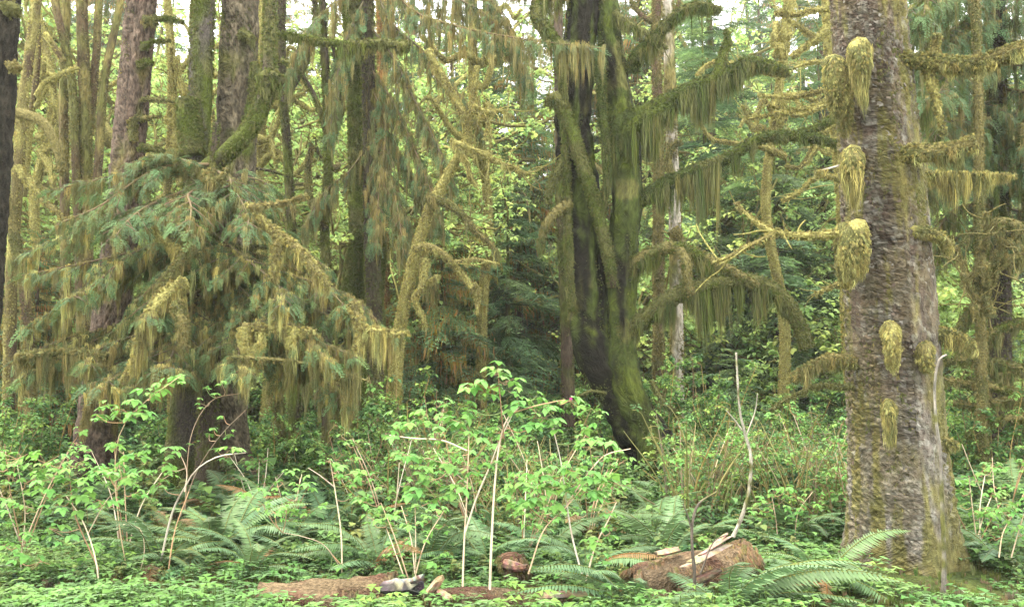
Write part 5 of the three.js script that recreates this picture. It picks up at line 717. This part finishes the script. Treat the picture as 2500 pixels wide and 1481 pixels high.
// ---------------------------------------------------------------- salmonberry shrubs
{
  const S = (l, d, r, n) => l.map(([x, y, dd, rr, nn]) => [at(x, y, d + (dd ?? 0)), rr ?? r, nn ?? n]);
  const pale = [0.38, 0.32, 0.245];
  berryShrub('tall salmonberry with pale straight canes rising from the bottom edge, bright leaves on top', onGround(1195, 6.4), [
    { pts: A([1193, 1520, 6.6], [1200, 1320, 6.7], [1208, 1180, 6.75], [1220, 1080, 6.8], [1240, 1018, 6.8], [1268, 995, 6.8]), r: 0.0125, col: pale }, { pts: A([1135, 1300, 6.9], [1165, 1210, 6.9], [1195, 1140, 6.9], [1218, 1080, 6.85], [1252, 1010, 6.85]), r: 0.009, col: pale },
    { pts: A([1128, 1490, 6.8], [1132, 1350, 6.9], [1140, 1200, 7], [1145, 1060, 7]), r: 0.009, col: [0.5, 0.36, 0.24] }, { pts: A([1230, 1070, 6.8], [1222, 980, 6.7], [1215, 900, 6.7]), r: 0.006, col: [0.16, 0.1, 0.06] }, { pts: A([1245, 1010, 6.8], [1310, 990, 6.7], [1380, 975, 6.6]), r: 0.006, col: [0.35, 0.22, 0.12] },
    { pts: A([1140, 1100, 7], [1080, 1075, 7], [1010, 1070, 7.1], [950, 1062, 7.1]), r: 0.007, col: [0.5, 0.42, 0.32] }, { pts: A([1140, 1180, 7], [1085, 1135, 6.9], [1045, 1118, 6.9]), r: 0.006, col: pale }],
  S([[1212, 905], [1235, 930], [1190, 945], [1260, 965], [1300, 975], [1340, 985], [1390, 978], [1270, 1000], [1330, 1020], [1370, 1030], [1160, 935, 0, 0.1, 5], [1040, 1010], [1080, 1000], [1120, 1030], [1000, 1030], [970, 1045], [1060, 1040], [1140, 1000], [990, 1110], [1020, 1150], [1060, 1170], [1090, 1130], [1110, 1190], [1180, 1120], [1150, 1060], [1140, 1140], [1010, 1200], [1060, 1210], [1230, 1060], [1290, 1050]], 6.8, 0.12, 6), { s: 5101, size: 0.085 });
  { // the one magenta flower on the pale-cane shrub
    const shrub = scene.children[scene.children.length - 1], g = new GB(), c = at(1394, 973, 6.55);
    for (let k = 0; k < 5; k++) { const a = k / 5 * 2 * PI; LEAFLET(g, c, v3(Math.cos(a), Math.sin(a) * 0.8, 0.45).normalize(), v3(0, 0.3, 1), 0.012, 0.006, [0.5, 0.03, 0.2]); }
    part('flower', g.geo(), M.herb, shrub, { label: 'small magenta flower' });
  }
  berryShrub('salmonberry with light green leaf tiers right of the tallest pale canes', onGround(1400, 6.9), [
    { pts: A([1420, 1400, 7], [1395, 1300, 7.1], [1380, 1200, 7.1], [1368, 1120, 7.1], [1350, 1045, 7.1]), r: 0.009, col: pale }, { pts: A([1430, 1420, 7], [1455, 1330, 7], [1490, 1260, 7], [1505, 1225, 7]), r: 0.008, col: [0.5, 0.4, 0.28] }, { pts: A([1290, 1400, 7], [1330, 1290, 7], [1380, 1240, 7], [1430, 1180, 7]), r: 0.007, col: [0.4, 0.28, 0.18] }, { pts: A([1385, 1230, 7.1], [1440, 1150, 7.1], [1480, 1110, 7.2], [1540, 1095, 7.2]), r: 0.007, col: [0.45, 0.34, 0.24] }],
  S([[1290, 1180], [1320, 1160], [1350, 1150], [1400, 1150], [1440, 1155], [1480, 1165], [1500, 1180], [1350, 1190], [1380, 1200], [1430, 1200], [1300, 1210], [1470, 1210], [1290, 1240], [1330, 1230], [1260, 1190], [1440, 1090], [1470, 1080], [1420, 1070], [1480, 1240], [1490, 1300], [1450, 1330]], 7, 0.12, 6), { s: 5102, size: 0.085 });
  berryShrub('broad bright-leaved salmonberry thicket filling the lower left corner', onGround(150, 7.4), [
    { pts: A([240, 1500, 7.2], [235, 1380, 7.3], [200, 1270, 7.4], [160, 1210, 7.4]), r: 0.008 }, { pts: A([60, 1500, 7.4], [50, 1380, 7.5], [60, 1250, 7.5], [40, 1130, 7.5]), r: 0.007 }, { pts: A([240, 1390, 7.4], [180, 1250, 7.5], [170, 1170, 7.5], [165, 1120, 7.5]), r: 0.007, col: [0.2, 0.12, 0.07] }, { pts: A([215, 1300, 7.4], [260, 1220, 7.4], [285, 1195, 7.4]), r: 0.005 }],
  S([[40, 1120], [70, 1140], [110, 1130], [150, 1125], [190, 1130], [230, 1145], [20, 1160], [60, 1180], [120, 1170], [170, 1165], [210, 1180], [260, 1150], [290, 1135], [30, 1230], [80, 1240], [140, 1230], [20, 1280], [70, 1300], [120, 1290], [180, 1210], [150, 1320], [60, 1350], [200, 1350], [10, 1330], [100, 1370], [290, 1170], [30, 1400], [170, 1400], [240, 1220], [90, 1430]], 7.4, 0.14, 6), { s: 5103, size: 0.078 });
  berryShrub('slender berry sprig with large lit leaves before the twin left trunks', onGround(310, 7.8), [
    { pts: A([330, 1500, 7.8], [290, 1280, 7.8], [280, 1130, 7.8], [300, 1040, 7.7], [360, 975, 7.7], [440, 918, 7.6]), r: 0.006, col: [0.4, 0.3, 0.18] }, { pts: A([370, 1480, 7.8], [420, 1250, 7.8], [450, 1190, 7.7], [475, 1150, 7.7], [530, 1115, 7.6], [598, 1105, 7.5]), r: 0.011, col: pale }, { pts: A([450, 1200, 7.7], [455, 1150, 7.7], [435, 1100, 7.7]), r: 0.006, col: pale }, { pts: A([400, 1490, 7.7], [425, 1300, 7.7], [460, 1200, 7.7]), r: 0.008, col: [0.4, 0.25, 0.14] }, { pts: A([300, 1480, 7.8], [350, 1360, 7.8], [340, 1290, 7.8], [300, 1280, 7.8]), r: 0.006, col: [0.5, 0.38, 0.25] }],
  S([[262, 985], [235, 1012], [300, 1000], [330, 985], [365, 960], [400, 940], [430, 925], [310, 1015], [345, 1005], [280, 1080], [330, 1110], [370, 1090], [400, 1140], [420, 1100], [565, 1092, -0.2], [350, 1150], [300, 1160], [390, 1180]], 7.7, 0.08, 5), { s: 5104, size: 0.09 });
  berryShrub('twiggy berry shrub with dark stems and scattered leaves before the tall brown spruce', onGround(520, 9.5), [
    { pts: A([440, 1260, 9.6], [480, 1150, 9.6], [540, 1060, 9.5], [600, 1000, 9.5]), r: 0.007, col: [0.2, 0.15, 0.1] }, { pts: A([450, 1250, 9.6], [470, 1050, 9.6], [520, 975, 9.6], [585, 960, 9.6]), r: 0.006, col: [0.22, 0.17, 0.12] }],
  S([[500, 945], [540, 935], [490, 985], [520, 960], [580, 935], [520, 1045], [545, 1015], [510, 1060], [560, 1060], [470, 1080]], 9.5, 0.06, 3), { s: 5105, size: 0.062 });
  berryShrub('small salmonberry with pale forked cane right of the large dark fern', onGround(830, 7.6), [
    { pts: A([835, 1420, 7.6], [832, 1300, 7.6], [818, 1200, 7.6], [805, 1120, 7.6]), r: 0.008, col: [0.5, 0.42, 0.3] }, { pts: A([818, 1190, 7.6], [780, 1160, 7.6], [752, 1142, 7.6]), r: 0.006, col: pale }, { pts: A([840, 1400, 7.6], [790, 1330, 7.6], [740, 1310, 7.6], [690, 1300, 7.6]), r: 0.005, col: pale }],
  S([[800, 1125], [825, 1140], [845, 1160], [860, 1175], [870, 1150], [780, 1230], [700, 1240], [670, 1250], [830, 1380], [800, 1400], [860, 1390], [870, 1210], [640, 1230, 0, 0.08, 4], [590, 1205, 0, 0.07, 5]], 7.6, 0.07, 5), { s: 5106, size: 0.06 });
  berryShrub('low light-green salmonberry left of the massive spruce foot', onGround(1900, 8.6), [
    { pts: A([1900, 1330, 8.7], [1895, 1270, 8.7], [1885, 1210, 8.7]), r: 0.006 }, { pts: A([1940, 1330, 8.7], [1950, 1250, 8.7], [1985, 1200, 8.7]), r: 0.006 }],
  S([[1860, 1220], [1890, 1200], [1920, 1195], [1850, 1240], [1880, 1235], [1910, 1225], [1940, 1210], [1830, 1255], [1990, 1200], [1960, 1240], [1870, 1260], [2000, 1230], [1930, 1260]], 8.7, 0.09, 5), { s: 5107, size: 0.06 });
  berryShrub('bright berry shrub at the lower right edge beyond the thin sapling', onGround(2460, 7.6), [
    { pts: A([2440, 1360, 7.6], [2450, 1300, 7.6], [2475, 1255, 7.6]), r: 0.006 }, { pts: A([2470, 1360, 7.6], [2490, 1290, 7.6], [2510, 1230, 7.6]), r: 0.006 }],
  S([[2450, 1250], [2480, 1240], [2500, 1260], [2470, 1275], [2440, 1280], [2490, 1300], [2460, 1230], [2510, 1220], [2430, 1310]], 7.6, 0.09, 5), { s: 5108, size: 0.062 });
  // farther shrubs, built by growth
  const spots = [[1050, 11, 1.2], [960, 9.6, 0.9], [1160, 9.4, 1.0], [1330, 10.2, 1.2], [1430, 9.2, 0.8], [1280, 8.6, 0.8], [1720, 10.4, 0.9], [2060, 9.8, 0.8], [2420, 9.8, 1.0], [2350, 8.8, 0.6], [700, 9, 0.6], [880, 10.6, 0.9], [90, 9, 1.0], [330, 9.2, 0.8], [1010, 7.6, 0.6], [640, 10.6, 0.7], [1820, 12, 1.0], [1980, 11.8, 1.0]];
  const wl = ['below the young pyramid hemlock', 'before the thick moss-padded trunk', 'behind the tallest pale canes', 'left of the reddish thin trunk', 'before the dark maple lean', 'just behind the pale-cane leaves', 'right of the dark maple foot', 'tucked against the massive spruce', 'behind the far-right ferns', 'at the right flank of the massive spruce', 'right of the large dark fern', 'beneath the hanging hemlock moss', 'behind the lower-left thicket', 'behind the slender sprig', 'behind the charred log end', 'beside the slim bare trunk', 'among the brown stalks', 'behind the brown stalks'];
  spots.forEach(([x, d, h0], k) => { const h = h0 * 1.3; seed(6200 + k); const b = onGround(x, d), canes = [], sp = []; for (let j = 0; j < 5; j++) { const a = U(0, 6.28), e = b.clone().add(v3(Math.cos(a) * 0.35 * h, h * U(0.6, 1), Math.sin(a) * 0.3 * h)); canes.push({ pts: [b.clone().add(v3(U(-0.05, 0.05), -0.03, 0)), b.clone().lerp(e, 0.5).add(v3(U(-0.06, 0.06), 0.06, 0)), e], r: 0.007, col: pick([[0.4, 0.3, 0.2], [0.2, 0.13, 0.07], [0.5, 0.42, 0.3]]) }); for (let i = 0; i < 4; i++) sp.push([b.clone().lerp(e, U(0.45, 1.05)).add(v3(U(-0.15, 0.15), U(-0.05, 0.1), U(-0.15, 0.15))), 0.09, 4]); } berryShrub(`leafy salmonberry ${wl[k]}`, b, canes, sp, { s: 6300 + k, size: 0.062, group: 'salmonberry shrubs in the glade' }); });
}
// ---------------------------------------------------------------- sapling poles
function pole(label, px, w, d, col, twigs = []) {
  const base = onGround(px[0][0], d), t = thing('sapling', label, 'sapling', 'thin leafless saplings', base), g = new GB();
  g.tube(px.map(([x, y, dd]) => at(x, y, d + (dd ?? 0))), (u, a, p) => W(w, d) * (1 - 0.6 * u) * (0.85 + 0.35 * noise(p.x * 30, p.y * 22, 4)), { seg: 60, nr: 8, col: (p) => mix3(col, C.mossOlive, smooth(0.55, 0.7, fbm(p.x * 8, p.y * 7, 3))).map((x) => x * (0.75 + 0.5 * noise(p.x * 40, p.y * 30, 2))) }); part('stem', g.geo(), M.wood, t);
  for (const q of twigs) { const h = new GB(); h.tube(q.map(([x, y]) => at(x, y, d)), (u) => W(w, d) * 0.5 * (1 - 0.6 * u), { seg: 14, nr: 5, col: () => col }); part('twig', h.geo(), M.wood, t); }
}
pole('tall thin pale sapling pole against the right side of the massive spruce', [[2302, 1500], [2306, 1380], [2302, 1250], [2296, 1100], [2286, 1020], [2284, 930], [2296, 875], [2312, 866]], 13, 7, [0.22, 0.2, 0.175]);
pole('crooked grey sapling rising right of the splintered log', [[1790, 1310], [1812, 1260], [1830, 1190], [1833, 1110], [1820, 1060], [1808, 1010], [1802, 940], [1798, 860]], 10, 8, [0.36, 0.33, 0.28], [[[1812, 1050], [1790, 1020], [1772, 1000]], [[1820, 1070], [1845, 1000], [1850, 960]]]);
pole('short forked dark sapling standing in the splintered log', [[1694, 1480], [1696, 1400], [1690, 1330], [1692, 1270], [1706, 1230], [1750, 1200]], 11, 6.6, [0.12, 0.1, 0.085], [[[1690, 1300], [1680, 1260], [1668, 1230]], [[1710, 1400], [1745, 1320], [1775, 1305]]]);
// ---------------------------------------------------------------- fallen logs
function log(label, a, b, r, o = {}) {
  const base = a.clone().lerp(b, 0.5).setY(Math.min(a.y, b.y) - r * 0.7), t = thing('fallen_log', label, 'log', null, base), g = new GB(), s = o.s ?? 1; seed(s + 7000);
  const rad = (u, an, p) => r * (0.55 + 0.9 * fbm(p.x * 2.6 + Math.cos(an) * 1.2, p.y * 3 + Math.sin(an) * 1.2 + s, p.z * 3 + u * 3)) * (1 - 0.15 * Math.abs(Math.sin(an * 2.5 + s))) * smooth(-0.02, 0.08, u) * smooth(1.04, 0.9, u);
  const { P, T } = g.tube([a, a.clone().lerp(b, 0.3).add(v3(0, 0.03, 0.03)), a.clone().lerp(b, 0.7).add(v3(0, -0.02, -0.02)), b], rad, { seg: 80, nr: 34, capStart: true, col: (p, u, an) => mix3([0.13, 0.07, 0.045], o.tone ?? C.mossBrown, smooth(0.35, 0.55, fbm(p.x * 5, p.y * 5, p.z * 5))).map((x) => x * (0.6 + 0.8 * fbm(p.x * 14, p.y * 14, p.z * 14))) });
  const body = part('log_body', g.geo(), M.mossBark, t); seed(s + 7100); dress(body, P, T, () => r * 0.95, { fuzz: o.fuzz ?? 2.2, fuzzLen: 0.045, droop: 1.2, stretch: 1.4, patch: 2, cut: 0.36, curtain: [[0, 0.1], [1, 0.1]], dens: 130, fine: true, moss: o.moss ?? [C.mossBrown, C.mossBrown, [0.24, 0.17, 0.085], C.mossOlive] });
  for (const [p, d, l, w, c, flat, c2] of o.chunks ?? []) { // splintered wood: angular shards with torn ends
    const x = d.clone().normalize(), y = v3(0, 1, 0).addScaledVector(x, -x.y).normalize(), z = x.clone().cross(y), h = new GB(), nS = 6, nr = 7, rings = [];
    const side = Array.from({ length: nr }, () => U(0.65, 1.15)), torn = Array.from({ length: nr }, () => U(-0.12, 0.22));
    for (let k = 0; k <= nS; k++) { const u = k / nS, ring = []; for (let q = 0; q < nr; q++) { const an = q / nr * 2 * PI, rr = w * side[q] * (0.8 + 0.3 * Math.sin(PI * (0.15 + 0.75 * u))) * U(0.9, 1.1), e = k === nS ? torn[q] : k === 0 ? -torn[(q + 3) % nr] * 0.7 : 0, cc = (c2 && Math.sin(an) > 0.2 && R() < 0.7 ? c2 : c).map((m) => m * U(0.65, 1.15)); ring.push(h.v(p.clone().addScaledVector(x, l * (u + e)).addScaledVector(z, Math.cos(an) * rr * 1.25).addScaledVector(y, Math.sin(an) * rr * (flat ?? 0.6)), cc, u * l, an * w)); } rings.push(ring); }
    for (let k = 0; k < nS; k++) for (let q = 0; q < nr; q++) { const n = (q + 1) % nr; h.tri(rings[k][q], rings[k + 1][q], rings[k][n]); h.tri(rings[k][n], rings[k + 1][q], rings[k + 1][n]); }
    for (const k of [0, nS]) { const m = h.v(p.clone().addScaledVector(x, l * (k ? 0.93 : 0.06)), c.map((q) => q * 0.7)); for (let q = 0; q < nr; q++) h.tri(m, rings[k][q], rings[k][(q + 1) % nr]); }
    const gg = h.geo().toNonIndexed(); gg.computeVertexNormals(); part('splinter', gg, M.wood, t);
  }
  return t;
}
const G = (x, y, d) => at(x, y, d);
log('brown moss-furred log along the bottom edge with a charred broken end', G(620, 1490, 6.75), G(975, 1445, 6.9), 0.17, { s: 3, chunks: [[G(940, 1436, 6.7), v3(1, 0.08, 0.15), 0.25, 0.07, [0.05, 0.042, 0.045], 0.9, [0.27, 0.26, 0.25]], [G(1005, 1418, 6.66), v3(1, 0.4, 0.1), 0.09, 0.03, [0.12, 0.1, 0.1], 0.9, [0.27, 0.26, 0.25]], [G(960, 1455, 6.66), v3(1, 0.1, 0.1), 0.2, 0.03, [0.09, 0.06, 0.05], 0.7]] });
log('short rotten log piece at the bottom edge below the pale canes', G(1030, 1475, 6.6), G(1400, 1470, 6.7), 0.09, { s: 4, chunks: [[G(1045, 1450, 6.5), v3(0.4, 0.5, 0.1), 0.14, 0.06, [0.36, 0.27, 0.17]], [G(1070, 1440, 6.5), v3(0.5, -0.3, 0.2), 0.12, 0.035, [0.4, 0.31, 0.2]], [G(1320, 1455, 6.5), v3(1, 0.05, 0), 0.3, 0.05, [0.3, 0.22, 0.165]]] });
log('shaggy orange-brown log with pale splintered top in front of the massive spruce', G(1545, 1450, 6.95), G(1830, 1368, 7.5), 0.2, { s: 5, fuzz: 3.2, tone: [0.19, 0.135, 0.08], moss: [[0.24, 0.15, 0.085], C.mossBrown, [0.28, 0.19, 0.11], C.mossOchre], chunks: [[G(1690, 1372, 6.85), v3(1, 0.42, -0.3), 0.3, 0.05, [0.34, 0.265, 0.195], 0.55], [G(1665, 1385, 6.8), v3(1, 0.3, -0.2), 0.2, 0.028, [0.38, 0.3, 0.225], 0.5], [G(1600, 1352, 6.98), v3(1, 0.12, -0.4), 0.22, 0.035, [0.34, 0.23, 0.17], 0.7], [G(1690, 1425, 6.75), v3(1, 0.45, -0.2), 0.24, 0.05, [0.09, 0.062, 0.042]], [G(1735, 1335, 6.9), v3(1, 0.7, -0.3), 0.16, 0.022, [0.34, 0.26, 0.19]], [G(1712, 1352, 6.86), v3(1, 0.55, -0.1), 0.24, 0.018, [0.38, 0.26, 0.19]]] });
log('small decayed stump lump between the pale canes and the fern', G(1225, 1385, 7.6), G(1290, 1375, 7.7), 0.1, { s: 6, moss: [C.mossOlive, C.mossBrown], fuzz: 3, chunks: [[G(1232, 1372, 7.5), v3(1, -0.25, 0.2), 0.12, 0.045, [0.24, 0.15, 0.12], 0.9], [G(1250, 1388, 7.45), v3(1, 0.1, 0.1), 0.13, 0.035, [0.12, 0.07, 0.05], 0.9]] });

renderer.render(scene, camera);
